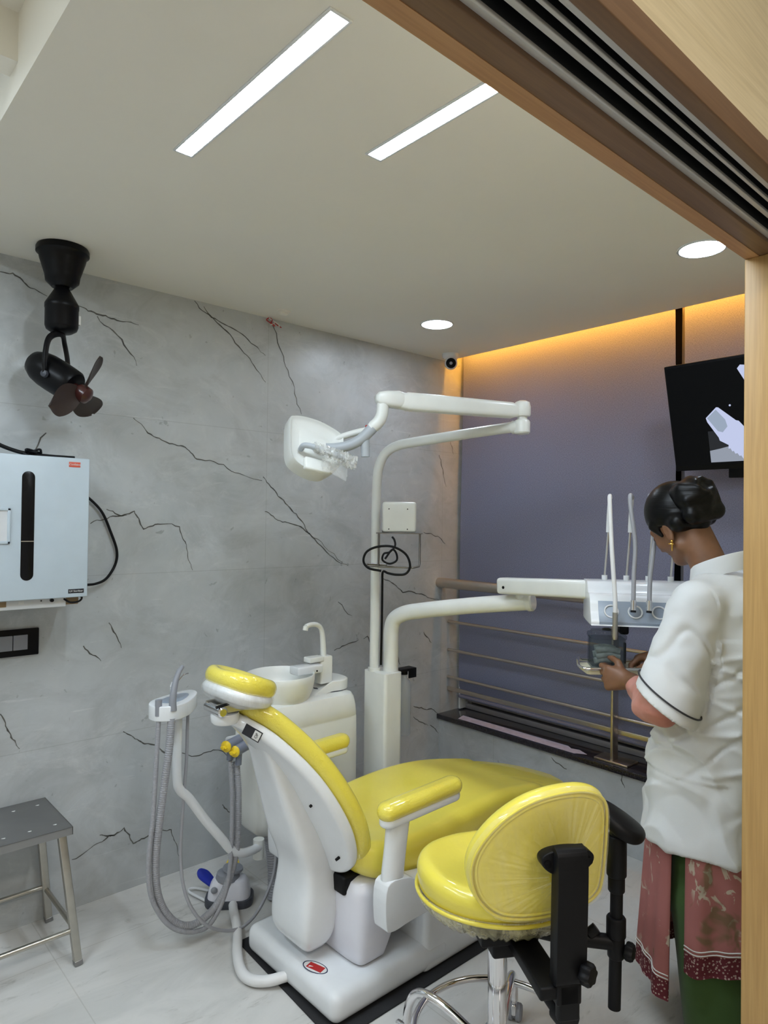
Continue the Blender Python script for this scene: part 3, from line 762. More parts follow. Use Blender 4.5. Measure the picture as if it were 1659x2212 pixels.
# television on a black pole bracket
t = thing('television', 'black television showing a dental x-ray of an implant on the window wall', 'television', (-.05, -1.76, 1.73))
o3 = Vector((-.05, -1.414, 1.727)); uu = Vector((0, -1, 0)); vv = Vector((-.12, 0, .425)).normalized(); nn_ = uu.cross(vv)
if nn_.x > 0: nn_ = -nn_
TM = mat_from(o3, uu, vv, nn_)
g = G(); g.box((.355, .22, -.02), (.71, .442, .034), .004, TM); obj('casing', g, 'satinblack', t)
g = G(); g.box((.355, .226, -.0022), (.694, .412, .002), 0, TM); sc_ = obj('screen', g, emit('screen_black', (.4, .45, .6, 1), .004), t)
M['scr1'] = emit('screen_grey_bone', (.27, .30, .36, 1), 1.0); M['scr2'] = emit('screen_pale_implant', (.50, .55, .76, 1), 1.0)
M['scr3'] = emit('screen_dark_grey', (.02, .022, .026, 1), 1.0); M['scr4'] = emit('screen_mid_implant', (.30, .36, .46, 1), 1.0)
def scr(poly, z, mat, name): g = G(); g.prism(poly, z, z+.0002, TM); obj(name, g, mat, sc_)
scr([(.150, .03), (.60, .03), (.60, .15), (.150, .158)], -.0011, 'scr3', 'xray_shadow')
scr([(.150, .03), (.60, .03), (.60, .09), (.226, .092), (.193, .085), (.150, .078)], -.0009, 'scr1', 'xray_bone')
scr([(.148, .213), (.192, .252), (.200, .251), (.262, .193), (.272, .190), (.300, .152), (.315, .152), (.40, .07), (.33, .03), (.276, .037), (.268, .052), (.262, .050), (.255, .062), (.247, .060), (.242, .072), (.236, .070), (.231, .083), (.223, .082), (.225, .097), (.193, .117), (.190, .130), (.152, .196)], -.0007, 'scr2', 'xray_implant')
scr([(.153, .212), (.190, .243), (.222, .20), (.228, .172), (.208, .150), (.190, .156)], -.0005, 'scr4', 'xray_implant')
scr([(.285, .392), (.297, .405), (.330, .398), (.42, .31), (.36, .28), (.318, .322)], -.0007, 'scr2', 'xray_implant')
scr([(.245+.004*math.cos(a), .254+.004*math.sin(a)) for a in np.linspace(0, 2*PI, 13)[:-1]], -.0006, 'scr2', 'xray_mark')
g = G(); g.box((.05, -1.62, 1.93), (.11, .10, .22), .004); g.box((.09, -1.62, 1.95), (.03, .08, .5), .003); obj('wall_bracket', g, 'black', t)

# ================================================================== DENTAL CHAIR
def arc_map(pts, y0, n=60):
    P = catmull([(p[0], 0, p[1]) for p in pts], 10); L = [0]
    for a, b in zip(P, P[1:]): L.append(L[-1]+(b-a).length)
    def mp(u, v, w):
        u = max(0, min(L[-1]-1e-6, u)); i = max(0, np.searchsorted(L, u)-1); i = min(i, len(P)-2)
        t = (u-L[i])/(L[i+1]-L[i]); c = P[i].lerp(P[i+1], t)
        a, b = P[max(i-1, 0)], P[min(i+2, len(P)-1)]; tg = (b-a).normalized()
        return Vector((c.x+tg.z*w, y0+v, c.z-tg.x*w))
    return mp, L[-1]
def sym_outline(prof, n=7):
    up = catmull([(u, h, 0) for u, h in prof], n)
    a = [(p.x, max(p.y, 0)) for p in up]
    return a+[(x, -y) for x, y in a[::-1] if y > 1e-4]

mat_ = G(); mat_.prism([(-1.685, -1.20), (-.45, -1.20), (-.45, -.60), (-1.655, -.60)], 0, .006, None, 0, .002)
tag(obj('rubber_mat', mat_, 'rubber'), 'black rubber mat on the floor under the dental chair base', 'mat')
ch = thing('dental_chair', 'yellow and white reclining dental chair wrapped in clear plastic film', 'dental chair', (-1.1, -.9, .006))
g = G(); g.box((-1.41, -.912, .053), (.50, .505, .094), .032, seg=5); bs = obj('base', g, 'white', ch, 50)
g = G(); g.box((-.93, -.908, .135), (.72, .516, .258), .022, seg=4, taper=(.93, .95)); obj('base_cover', g, 'white', ch, 50)
lm = mat_from((-1.618, -1.01, .1003), (.28, -.96, 0), (.96, .28, 0), (0, 0, 1))
g = G(); n = 40
R = [[Vector((.046*k*math.cos(2*PI*j/n), .024*k*math.sin(2*PI*j/n), zz)) for j in range(n)] for k, zz in ((1, -.001), (1, .0006), (.92, .0006), (.92, -.001))]
g.rings([[lm @ p for p in r] for r in R], False); bd = obj('badge', g, 'navy', bs, label='oval dark rimmed badge with a red block')
g = G(); g.lathe([(.001, .0002), (.042, .0002)], lm @ Matrix.Diagonal((1, .52, 1, 1)), 30, False); obj('badge_face', g, 'whitesticker', bs)
g = G(); g.prism([(-.027, -.013), (.03, -.013), (.03, .013), (-.027, .013)], .0003, .0010, lm); obj('badge_block', g, 'red', bs)
g = G(); g.prism([(-.02, -.011), (-.006, -.002), (-.02, -.003)], .0010, .0014, lm); obj('badge_print', g, 'whitesticker', bs)

# reclining backrest
back_pts = [(-1.512, .362), (-1.530, .435), (-1.573, .555), (-1.660, .718), (-1.765, .846), (-1.862, .920)]
bmap, BL = arc_map(back_pts, -.9)
hw = [(0, .02), (.006, .10), (.03, .165), (.08, .207), (.16, .222), (.25, .217), (.34, .197), (.43, .166), (.52, .128), (.59, .095), (.64, .06), (BL-.001, .015)]
out = sym_outline(hw)
g = G(); g.cushion(out, .062, .030, lambda u, v, w: bmap(u, v, w+.004+.30*max(0, abs(v)-.05)**2), dome=.006); bk = obj('backrest_cushion', g, 'yellowcrinkle', ch, 60)
g = G(); g.cushion([(BL/2+(u-BL/2)*.985, v*.985) for u, v in out], .040, .016, lambda u, v, w: bmap(u, v, w-.036+.30*max(0, abs(v)-.05)**2), dome_b=.022); bsh = obj('backrest_shell', g, 'white', ch, 60)
# central spine of the shell flowing into the lift stem: (z, x front, x back, half width near, half width far)
sp = [(.905, -1.80, -1.835, .030), (.87, -1.765, -1.812, .048), (.78, -1.69, -1.775, .066), (.68, -1.62, -1.742, .080), (.57, -1.565, -1.708, .092), (.48, -1.53, -1.678, .100), (.42, -1.505, -1.653, .098), (.375, -1.50, -1.642, .095), (.32, -1.505, -1.645, .100), (.25, -1.512, -1.656, .106), (.19, -1.52, -1.658, .104), (.155, -1.535, -1.648, .096), (.135, -1.552, -1.632, .082)]
def sup_ring(z, xf_, xb, h, y0=-.9, n=48, e=5.5):
    cx, rx = (xf_+xb)/2, abs(xf_-xb)/2; out = []
    for j in range(n):
        a = 2*PI*j/n; c, s = math.cos(a), math.sin(a)
        out.append(Vector((cx+rx*math.copysign(abs(c)**(2/e), c), y0+h*math.copysign(abs(s)**(2/e), s), z)))
    return out
zs = catmull([(q[0], q[1], q[2]) for q in sp], 5); hs = catmull([(q[0], q[3], 0) for q in sp], 5)
g = G(); g.rings([sup_ring(a.x, a.y, a.z, b.y) for a, b in zip(zs, hs)][::-1]); obj('backrest_stem', g, 'white', ch, 60)
for u, v in ((.30, -.13), (.10, -.165)):
    c = bmap(u, v, -.052+.30*max(0, abs(v)-.05)**2); d = bmap(u, v, -.2)-c; x, y, z = frame(d)
    g = G(); g.lathe([(.001, -.012), (.0048, -.012), (.0045, .002), (.001, .003)], mat_from(c, x, y, z), 12); obj('screw', g, 'black', bsh)
# label on the shell
c = bmap(.585, -.005, -.075); tx = (bmap(.56, 0, 0)-bmap(.60, 0, 0)).normalized(); nn = Vector((-tx.z, 0, tx.x)); nn = nn if nn.x < 0 else -nn
c = Vector((-1.833, -.925, .868)); nn = Vector((-.88, -.05, .30)).normalized(); yv = Vector((0, -1, 0)); tx = nn.cross(yv).normalized()
e1 = Vector((.584, -.668, -.462)).normalized(); nn = Vector((-.595, -.459, -.09)).normalized(); e1 = (e1-nn*e1.dot(nn)).normalized(); LMx = mat_from(Vector((-1.825, -.964, .864))+nn*.0095, e1, nn.cross(e1), nn)
STICK = LMx
# headrest
hm = mat_from((-1.852, -.9, .953), Vector((-.93, 0, .30)).normalized(), (0, -1, 0), Vector((.30, 0, .93)).normalized())
ho = [(.125*math.cos(a)*(1 if math.cos(a) < 0 else .92)-.004, .128*math.copysign(abs(math.sin(a))**.8, math.sin(a))*(1+.12*math.cos(a))) for a in np.linspace(0, 2*PI, 49)[:-1]]
hd = G(); hd.cushion([(u*.86, v*.92) for u, v in ho], .056, .027, lambda u, v, w: hm @ Vector((u, v, .022+w+.10*max(0, u-.04)+.9*v*v*(w/.07)-.006*max(0, 1-(u/.09)**2-(v/.075)**2)*(w > .04))), dome=-.008, nr=8)
hr = obj('headrest_cushion', hd, 'yellowcrinkle', ch, 60)
g = G(); g.cushion([(u*.875, v*.935) for u, v in ho], .046, .02, lambda u, v, w: hm @ Vector((u, v, w-.006+.09*max(0, u-.04)-.018*max(0, 1-(u/.12)**2-(v/.1)**2)*(w < .02))), dome_b=.0); obj('headrest_wrap', g, 'film', hr, 60)
g = G(); g.cushion([(u*.85, v*.905) for u, v in ho], .044, .024, lambda u, v, w: hm @ Vector((u, v, w-.006+.09*max(0, u-.04))), dome_b=.020); obj('headrest_underside', g, 'white', hr, 60)
g = G(); g.box((-1.865, -.93, .940), (.13, .008, .030), .002, Matrix.Translation((0, 0, 0))); g.box((-1.865, -.865, .940), (.13, .008, .030), .002); g.box((-1.80, -.90, .930), (.10, .05, .012), .003); obj('headrest_bracket', g, 'steel', ch)
for xx in (-1.922, -1.80):
    g = G(); x, y, z = frame((0, -1, 0)); g.lathe([(.001, -.04), (.0145, -.04), (.015, 0), (.015, .052), (.011, .056), (.001, .056)], mat_from((xx, -.9, .936), x, y, z), 24); obj('hinge_barrel', g, 'chrome', ch)
g = G(); g.tube([(-1.94, -.945, .952), (-1.87, -.948, .958), (-1.80, -.945, .945)], .0045, 8, 4); obj('headrest_lever', g, 'black', ch)
g = G(); T = Matrix.Translation((-1.888, -.905, 0)); g.lathe([(.001, .935), (.012, .945), (.012, .925), (.030, .921), (.040, .921), (.043, .915), (.042, .897), (.036, .890), (.001, .890)], T, 36); obj('headrest_knob', g, 'white', ch)
# seat
seat_pts = [(-1.545, .395), (-1.45, .352), (-1.30, .345), (-1.05, .368), (-.85, .366), (-.62, .330), (-.40, .280), (-.19, .225)]
smap, SL = arc_map(seat_pts, -.9)
sh_ = [(0, .05), (.02, .15), (.07, .215), (.16, .252), (.30, .268), (.50, .262), (.75, .243), (1.0, .222), (1.15, .20), (1.25, .175), (1.33, .12), (SL-.001, .03)]
so = sym_outline(sh_)
def smap2(u, v, w): return smap(u, v, -(w)*1.0)
def seatm(u, v, w):
    p = smap(u, v, 0); return Vector((p.x, p.y, p.z+w+(.25*v*v*(w > .05) if u < 1.0 else 0)))
g = G(); g.cushion(so, .112, .05, seatm, dome=.012, nr=8); obj('seat_cushion', g, 'yellow', ch, 60)
g = G(); g.cushion([(SL/2+(u-SL/2)*.90, v*.86) for u, v in so], .06, .02, lambda u, v, w: seatm(u, v, w-.052)); obj('seat_shell', g, 'white', ch, 60)
# link cover between base and seat
g = G()
lc = []
for z, x0, x1, y0, y1 in ((.098, -1.515, -1.43, -1.10, -.76), (.112, -1.53, -1.40, -1.115, -.75), (.18, -1.535, -1.36, -1.118, -.75), (.26, -1.535, -1.27, -1.116, -.75), (.32, -1.53, -1.20, -1.112, -.75), (.345, -1.515, -1.19, -1.10, -.76), (.355, -1.49, -1.2, -1.08, -.78)):
    ring = []
    for j in range(40):
        a = 2*PI*j/40; c, s = math.cos(a), math.sin(a); e = 6
        ring.append(Vector(((x0+x1)/2+(x1-x0)/2*math.copysign(abs(c)**(2/e), c), (y0+y1)/2+(y1-y0)/2*math.copysign(abs(s)**(2/e), s), z)))
    lc.append(ring)
Rr = []
for a, b in zip(lc, lc[1:]):
    for k in range(4): Rr.append([p.lerp(q, k/4) for p, q in zip(a, b)])
g.rings(Rr+[lc[-1]]); obj('lift_cover', g, 'lilacwhite', ch, 50)
g = G(); g.box((-1.36, -.9, .335), (.36, .30, .06), .01); obj('seat_mechanism', g, 'black', ch)
# armrests
def armrest(y, s):
    ol = [(-1.345+.142*math.copysign(1, math.cos(a))+.036*math.cos(a), .036*math.sin(a)) for a in np.linspace(-PI/2, 3*PI/2, 41)[:-1]]
    g = G(); g.cushion(ol, .056, .027, lambda u, v, w: Vector((u, y+v, .583+w+.03*(u+1.5)))); pd = obj('armrest_pad', g, 'yellowcrinkle', ch, 60)
    g = G(); g.cushion([(-1.345+(u+1.345)*.96, v*.86) for u, v in ol], .03, .012, lambda u, v, w: Vector((u, y+v, .565+w+.03*(u+1.5)))); obj('armrest_plate', g, 'white', pd, 60)
    g = G(); R = []
    for z, xc, rx, ry in ((.585, -1.445, .046, .026), (.50, -1.456, .042, .027), (.43, -1.466, .041, .028), (.405, -1.468, .041, .028)): R.append([Vector((xc+rx*math.cos(2*PI*j/28), y+ry*math.sin(2*PI*j/28), z)) for j in range(28)])
    g.rings(R[::-1]); pp = obj('armrest_sleeve', g, 'clear_white', ch, 50)
    pl = [(-1.512, .40), (-1.43, .402), (-1.385, .385), (-1.25, .365), (-1.15, .35), (-1.15, .315), (-1.30, .27), (-1.42, .262), (-1.49, .258), (-1.516, .28)]
    pl = [(p.x, p.y) for p in catmull([(a, b, 0) for a, b in pl], 5, True)]
    g = G(); g.prism(pl, y-.030, y+.030, Matrix(((1, 0, 0, 0), (0, 0, 1, 0), (0, 1, 0, 0), (0, 0, 0, 1))), 0, .012, 3); obj('armrest_bracket', g, 'white', ch, 50)
    g = G(); g.box((-1.27, y+s*.07, .325), (.16, .16, .03), .006); obj('armrest_mount', g, 'white', ch)
armrest(-1.198, 1); armrest(-.602, -1)
g = G(); g.box((0, 0, 0), (.058, .036, .001), .0004, STICK); stk = obj('sticker', g, 'darksticker', bsh, label='black and pale rectangular sticker')
g = G(); g.box((.015, 0, .0008), (.022, .029, .0006), .0002, STICK); obj('sticker_panel', g, 'whitesticker', bsh)
text('OP', .013, STICK @ mat_from((.015, 0, .0013), (0, 1, 0), (-1, 0, 0), (0, 0, 1)), 'darksticker', bsh)

# ================================================================== CUSPIDOR UNIT
cu = thing('cuspidor_unit', 'white spittoon unit with round bowl behind the dental chair', 'spittoon', (-1.25, -.33, 0))
def rrect(x0, x1, y0, y1, r, n=6):
    out = []
    for cx, cy, a0 in ((x1-r, y1-r, 0), (x0+r, y1-r, PI/2), (x0+r, y0+r, PI), (x1-r, y0+r, 3*PI/2)):
        for k in range(n+1): a = a0+PI/2*k/n; out.append((cx+r*math.cos(a), cy+r*math.sin(a)))
    return out
bo = rrect(-1.495, -.985, -.475, -.235, .06)
g = G(); R = []
cx, cy = -1.245, -.355
for z, k in ((.245, .55), (.252, .74), (.275, .88), (.32, .97), (.36, 1.0), (.55, 1.0), (.655, .985), (.66, .97), (.664, .985), (.70, .96), (.735, .90), (.752, .82), (.758, .6)):
    R.append([Vector((cx+.02+(x-cx-.02)*(1-(1-k)*.45), cy+(y-cy)*k, z)) for x, y in bo])
g.rings(R); bd = obj('body', g, 'warmwhite', cu, 45)
g = G(); T = Matrix.Translation((-1.062, -.335, 0)); g.lathe([(.001, .745), (.072, .745), (.074, .752), (.074, .768), (.001, .768)], T, 36); obj('turntable', g, 'darkgrey', cu)
pf = [(-.978, -.31), (-.99, -.375), (-1.04, -.41), (-1.10, -.405), (-1.20, -.40), (-1.30, -.41), (-1.42, -.40), (-1.47, -.33), (-1.42, -.26), (-1.30, -.24), (-1.15, -.25), (-1.045, -.245), (-.993, -.265)]
pf = [(p.x, p.y) for p in catmull([(a, b, 0) for a, b in pf], 5, True)]
g = G(); R = []
for f, zt in ((.94, 0), (.985, .006), (1, .014), (1, .9), (.985, .96), (.95, 1)):
    R.append([Vector((-1.15+(x+1.15)*f, -.33+(y+.33)*f, (.762+(.0 if x > -1.1 else -.045*min(1, (-1.1-x)/.25)))*(1-zt)+(.805-(.10*min(1, max(0, (-1.10-x))/.20)))*zt if zt not in (0,) else .762+(.0 if x > -1.1 else -.045*min(1, (-1.1-x)/.25)))) for x, y in pf])
g.rings(R); obj('bowl_platform', g, 'warmwhite', cu, 45)
g = G(); T = Matrix.Translation((-1.315, -.33, 0)); g.lathe([(.001, .712), (.05, .712), (.085, .72), (.118, .748), (.136, .79), (.143, .83), (.145, .856), (.142, .859), (.139, .855), (.133, .825), (.12, .78), (.09, .748), (.04, .735), (.001, .733)], T, 48); obj('bowl', g, 'warmwhite', cu, 50)
g = G(); R = []
for z, d in ((.79, .0), (.80, 0), (.90, 0), (.905, .002)): R.append([Vector((x, y, z)) for x, y in rrect(-1.128+d, -1.062-d, -.362+d, -.31-d, .008, 3)])
g.rings(R); tw = obj('spout_tower', g, 'warmwhite', cu, 45)
g = G(); g.box((-1.15, -.34, .898), (.075, .05, .022), .004); obj('cup_sensor', g, 'warmwhite', tw)
g = G(); g.box((-1.20, -.355, .864), (.13, .07, .036), .008); ct = obj('cup_holder', g, 'clear_white', cu)
g = G(); x, y, z = frame((0, -1, 0)); g.lathe([(.001, 0), (.004, 0), (.004, .002), (.001, .002)], mat_from((-1.17, -.390, .858), x, y, z), 12); obj('screw', g, 'black', ct)
g = G(); g.tube([(-1.095, -.335, .90), (-1.098, -.335, .95), (-1.103, -.335, 1.00), (-1.115, -.337, 1.03), (-1.14, -.34, 1.046), (-1.175, -.345, 1.049), (-1.20, -.348, 1.044)], lambda s: .0135-.003*min(1, s*2), 14, 6); g.tube([(-1.2, -.348, 1.046), (-1.204, -.3485, 1.028)], .0115, 14); obj('cup_filler_spout', g, 'warmwhite', cu)
# swing arm with suction holder
g = G(); T = Matrix.Translation((-1.495, -.47, 0)); g.lathe([(.001, .20), (.021, .20), (.021, .272), (.001, .272)], T, 24); obj('arm_pivot', g, 'warmwhite', cu)
g = G(); g.tube([(-1.848, -.5, .845), (-1.848, -.5, .74), (-1.846, -.5, .60), (-1.835, -.5, .555), (-1.80, -.5, .515), (-1.735, -.5, .42), (-1.67, -.5, .335), (-1.63, -.5, .283), (-1.59, -.498, .258), (-1.54, -.488, .247), (-1.495, -.475, .245)], .0165, 18, 6); obj('holder_arm', g, 'white', cu)
hp = [(-1.952, -.50), (-1.945, -.55), (-1.90, -.575), (-1.84, -.555), (-1.785, -.50), (-1.748, -.445), (-1.752, -.405), (-1.80, -.40), (-1.86, -.425), (-1.92, -.455)]
hp = [(p.x, p.y) for p in catmull([(a, b, 0) for a, b in hp], 5, True)]
g = G(); g.prism(hp, .822, .872, None, 0, .010, 3); hd_ = obj('suction_holder', g, 'white', cu, 45)
g = G(); g.prism([(-1.85+(x+1.85)*.6, -.485+(y+.485)*.55) for x, y in hp], .871, .8735, None, 0, .001); obj('holder_inlay', g, 'bluegrey', hd_)
def hose(name, pts, r, mat='hose', ridge=0, seg=14, sm=14, parent=cu, label=None):
    g = G(); P = catmull(pts, sm)
    if ridge:
        Q = []; acc = 0
        L = sum((b-a).length for a, b in zip(P, P[1:])); n = int(L/(ridge/4)); cum = [0]
        for a, b in zip(P, P[1:]): cum.append(cum[-1]+(b-a).length)
        j = 0
        for i in range(n+1):
            s = L*i/n
            while j < len(P)-2 and cum[j+1] < s: j += 1
            Q.append(P[j].lerp(P[j+1], (s-cum[j])/max(1e-9, cum[j+1]-cum[j])))
        rf = lambda t: r*(1-.10*(.5-.5*math.cos(2*PI*t*n/4)))
        g.tube(Q, rf, seg)
    else: g.tube(P, r, seg)
    return obj(name, g, mat, parent, None, label)
hose('suction_hose', [(-1.900, -.565, .83), (-1.905, -.56, .72), (-1.915, -.545, .583), (-1.927, -.52, .353), (-1.906, -.505, .204), (-1.845, -.5, .10), (-1.765, -.5, .066), (-1.675, -.5, .115), (-1.613, -.5, .254), (-1.605, -.5, .46), (-1.612, -.495, .60)], .0135, ridge=.0075)
hose('suction_hose', [(-1.936, -.545, .83), (-1.938, -.54, .72), (-1.943, -.53, .513), (-1.952, -.52, .329), (-1.930, -.512, .205), (-1.862, -.51, .095), (-1.772, -.51, .045), (-1.705, -.51, .060), (-1.646, -.51, .18), (-1.632, -.505, .43), (-1.640, -.50, .61)], .0085, ridge=.006)
hose('syringe_tube', [(-1.802, -.485, .83), (-1.806, -.49, .75), (-1.812, -.50, .656), (-1.823, -.5, .481), (-1.838, -.52, .332), (-1.833, -.55, .216), (-1.79, -.57, .122), (-1.722, -.575, .061), (-1.627, -.57, .028), (-1.538, -.55, .055), (-1.466, -.53, .148), (-1.43, -.49, .24), (-1.42, -.44, .27)], .0058)
hose('drain_hose', [(-1.40, -.40, .25), (-1.395, -.41, .20), (-1.392, -.425, .12), (-1.398, -.44, .06), (-1.405, -.45, .003)], .030, 'hose', ridge=.0095, seg=24, label='thick ribbed grey hose')
g = G(); g.tube([(-1.897, -.567, .855), (-1.895, -.563, .90), (-1.882, -.552, .945), (-1.865, -.54, .975), (-1.845, -.525, .988)], lambda s: .0135-.006*s, 14, 6); obj('suction_tip', g, 'greyplastic', cu)
g = G(); g.tube([(-1.937, -.545, .84), (-1.937, -.545, .893)], .0115, 16); obj('ejector_cap', g, 'greyplastic', cu)
g = G(); g.tube([(-1.862, -.49, .865), (-1.862, -.49, .915)], .010, 14); g.tube([(-1.862, -.49, .912), (-1.855, -.49, .928)], .012, 14); sy = obj('air_syringe', g, 'clear_white', cu)
g = G(); g.tube([(-1.86, -.49, .922), (-1.84, -.48, .930), (-1.812, -.465, .944), (-1.79, -.455, .946)], .0032, 10, 6); obj('syringe_nozzle', g, 'chrome', sy)
for i, (px, py, pz) in enumerate(((-1.655, -.50, .668), (-1.628, -.515, .648))):
    x, y, z = frame((-.9, -.42, -.02)); o_ = Vector((px, py, pz))
    g = G(); g.lathe([(.001, -.11), (.019, -.11), (.020, -.01), (.018, 0), (.001, 0)], mat_from(o_, x, y, z), 24); vb = obj('suction_valve', g, 'valve', cu)
    g = G(); g.lathe([(.001, .0), (.020, .0), (.021, .006), (.014, .012), (.007, .014), (.007, .026), (.001, .028)], mat_from(o_, x, y, z), 24); g.box((0, 0, .016), (.026, .006, .014), .002, mat_from(o_, x, y, z)); obj('valve_knob', g, 'yellowknob', vb)
    g = G(); g.tube([o_+Vector((.02, .008, -.012)), o_+Vector((.018, .008, -.055))], .012, 14); obj('valve_outlet', g, 'valve', vb)
g = G(); g.box((-1.59, -.455, .655), (.07, .06, .05), .012); obj('valve_bracket', g, 'greywhite', cu)

# ================================================================== FOOT CONTROL
fc = thing('foot_control', 'white and grey foot control with blue and yellow pedals on the floor', 'foot pedal', (-1.555, -.34, 0))
fm = mat_from((-1.555, -.345, 0), Vector((.80, -.60, 0)).normalized(), Vector((.60, .80, 0)).normalized(), (0, 0, 1))
g = G(); R = []
for z, k in ((0, .97), (.006, 1), (.026, 1), (.030, .97)): R.append([fm @ Vector((x*k, y*k, z)) for x, y in rrect(-.085, .10, -.058, .058, .04)])
g.rings(R); obj('rubber_base', g, 'darkgrey', fc)
g = G(); R = []
for z, k in ((.028, .93), (.05, .90), (.075, .83), (.092, .72), (.099, .60), (.101, .4)): R.append([fm @ Vector((.01+(x-.01)*k, y*k, z)) for x, y in rrect(-.082, .095, -.055, .055, .04)])
g.rings(R); obj('housing', g, 'lilacwhite', fc, 50)
g = G(); g.lathe([(.001, .095), (.048, .095), (.042, .118), (.030, .124), (.001, .125)], fm, 32); g.lathe([(.001, .122), (.036, .124), (.040, .130), (.038, .137), (.001, .140)], fm @ Matrix.Translation((.006, 0, 0)) @ Matrix.Rotation(.10, 4, 'Y'), 32); obj('press_button', g, 'greyplastic', fc)
g = G(); g.sphere((-.045, -.048, .072), (.013, .010, .012), fm); obj('side_button', g, 'greyplastic', fc)
def pedal(a, b, mat, tilt):
    P = mat_from(fm @ Vector(a), (fm.to_3x3() @ Vector(b)).normalized(), Vector((0, 0, 1)).cross((fm.to_3x3() @ Vector(b)).normalized()), (0, 0, 1)) @ Matrix.Rotation(tilt, 4, 'Y')
    ol = [(.0, -.013), (.03, -.022), (.065, -.026), (.088, -.014), (.094, 0), (.088, .014), (.065, .026), (.03, .022), (0, .013)]
    ol = [(p.x, p.y) for p in catmull([(u, v, 0) for u, v in ol], 4, True)]
    g = G(); g.prism(ol, -.005, .006, P, 0, .003, 2); return obj('pedal', g, mat, fc)
pedal((-.055, .03, .05), (-.85, .55, 0), 'blue', -.45)
pedal((.0, .045, .06), (.15, 1, 0), 'yellowknob', -.75)
g = G(); g.tube([fm @ Vector((-.05, .05, .012)), fm @ Vector((-.14, .085, .014)), fm @ Vector((-.16, .06, .014)), fm @ Vector((-.08, -.01, .012))], .005, 8, 5); obj('carry_handle', g, 'greywhite', fc)
g = G(); g.tube([(-1.565, -.405, .018), (-1.585, -.447, .018), (-1.636, -.564, .018), (-1.703, -.68, .018), (-1.738, -.77, .018), (-1.735, -.83, .02), (-1.70, -.875, .026), (-1.652, -.905, .036)], .017, 18, 10)
tag(obj('floor_conduit', g, 'hosewhite'), 'white flexible conduit on the floor from foot control to chair base', 'hose')

# ================================================================== COLUMN, DELIVERY ARM AND INSTRUMENT TABLE
du = thing('delivery_unit', 'white square column carrying a bent arm and instrument table', 'dental unit', (-.84, -.443, 0))
g = G(); g.prism(rrect(-.892, -.788, -.518, -.368, .014, 4), 0.0, .824, None, 0, .003); obj('column', g, 'warmwhite', du, 30)
g = G(); g.tube([(-.815, -.468, .82), (-.815, -.468, .95), (-.815, -.47, 1.01), (-.810, -.483, 1.055), (-.795, -.525, 1.085), (-.77, -.60, 1.105), (-.70, -.83, 1.145), (-.623, -1.075, 1.18)], .0345, 28, 8); obj('lower_arm', g, 'warmwhite', du)
x, y, z = frame((.28, -.93, .14)); g = G(); g.lathe([(.001, -.01), (.036, -.01), (.039, -.004), (.039, .012), (.034, .018), (.001, .019)], mat_from((-.621, -1.082, 1.181), x, y, z), 28); obj('end_cap', g, 'warmwhite', du)
g = G(); g.tube([(-.641, -1.054, 1.19), (-.641, -1.054, 1.232)], .021, 20); g.tube([(-.641, -1.054, 1.20), (-.641, -1.054, 1.27)], .015, 16); obj('arm_pivot', g, 'white', du)
p0, p1 = Vector((-.680, -.985, 1.242)), Vector((-.745, -1.50, 1.270)); d = (p1-p0); yy = Vector((0, 0, 1)); zz = d.normalized(); xx = yy.cross(zz).normalized(); yy = zz.cross(xx)
g = G(); g.box((0, 0, d.length/2), (.066, .066, d.length), .014, mat_from(p0, xx, yy, zz)); obj('upper_arm', g, 'warmwhite', du, 50)
g = G(); g.lathe([(.001, 0), (.006, 0), (.006, .003), (.001, .003)], mat_from(p0+zz*.045-xx*.0325-yy*.005, yy, zz, -xx), 12); obj('screw', g, 'black', du)
# instrument table
to = Vector((-.894, -1.524, 1.165)); ta = Vector((.62, -.785, 0)).normalized(); tn = Vector((-.785, -.62, 0)).normalized()
TM3 = Matrix((tn, Vector((0, 0, 1)), ta)).transposed().to_4x4(); TM3.translation = to
pf_ = [(.0, 0), (.008, .006), (.008, .016), (-.012, .045), (-.028, .08), (-.045, .098), (-.075, .104), (-.095, .128), (-.12, .138), (-.19, .138), (-.205, .125), (-.21, .02), (-.19, 0)]
pf_ = [(p.x, p.y) for p in catmull([(a, b, 0) for a, b in pf_], 3, True)]
g = G(); g.prism(pf_, .002, .36, TM3, 0, .006, 3); tb = obj('instrument_table', g, 'white', du, 40)
g = G(); pp = [(.0095, .016), (-.010, .046), (-.026, .079), (-.030, .077), (-.014, .044), (.004, .014)]
g.prism(pp, .028, .345, TM3, 0, .001); g.prism([(.0085, .003), (.0125, .014), (.0095, .0165), (.003, .003)], .028, .345, TM3, 0, .001); obj('front_panel', g, 'bluegrey', tb, 40)
for k in range(4):
    cz = .068+k*.075; c = TM3 @ Vector((-.007, .047, cz)); nrm = (TM3.to_3x3() @ Vector((.85, .5, 0))).normalized(); x, y, z = frame(nrm, tuple(ta))
    g = G(); g.lathe([(.019, -.001), (.024, -.001), (.0235, .0025), (.0195, .0025)], mat_from(c, x, y, z), 28, False); obj('instrument_socket', g, 'clear_white', tb)
g = G(); g.box((0, 0, 0), (.07, .05, .03), .008, TM3 @ Matrix.Translation((-.1, -.013, .12))); obj('table_pivot', g, 'black', tb)
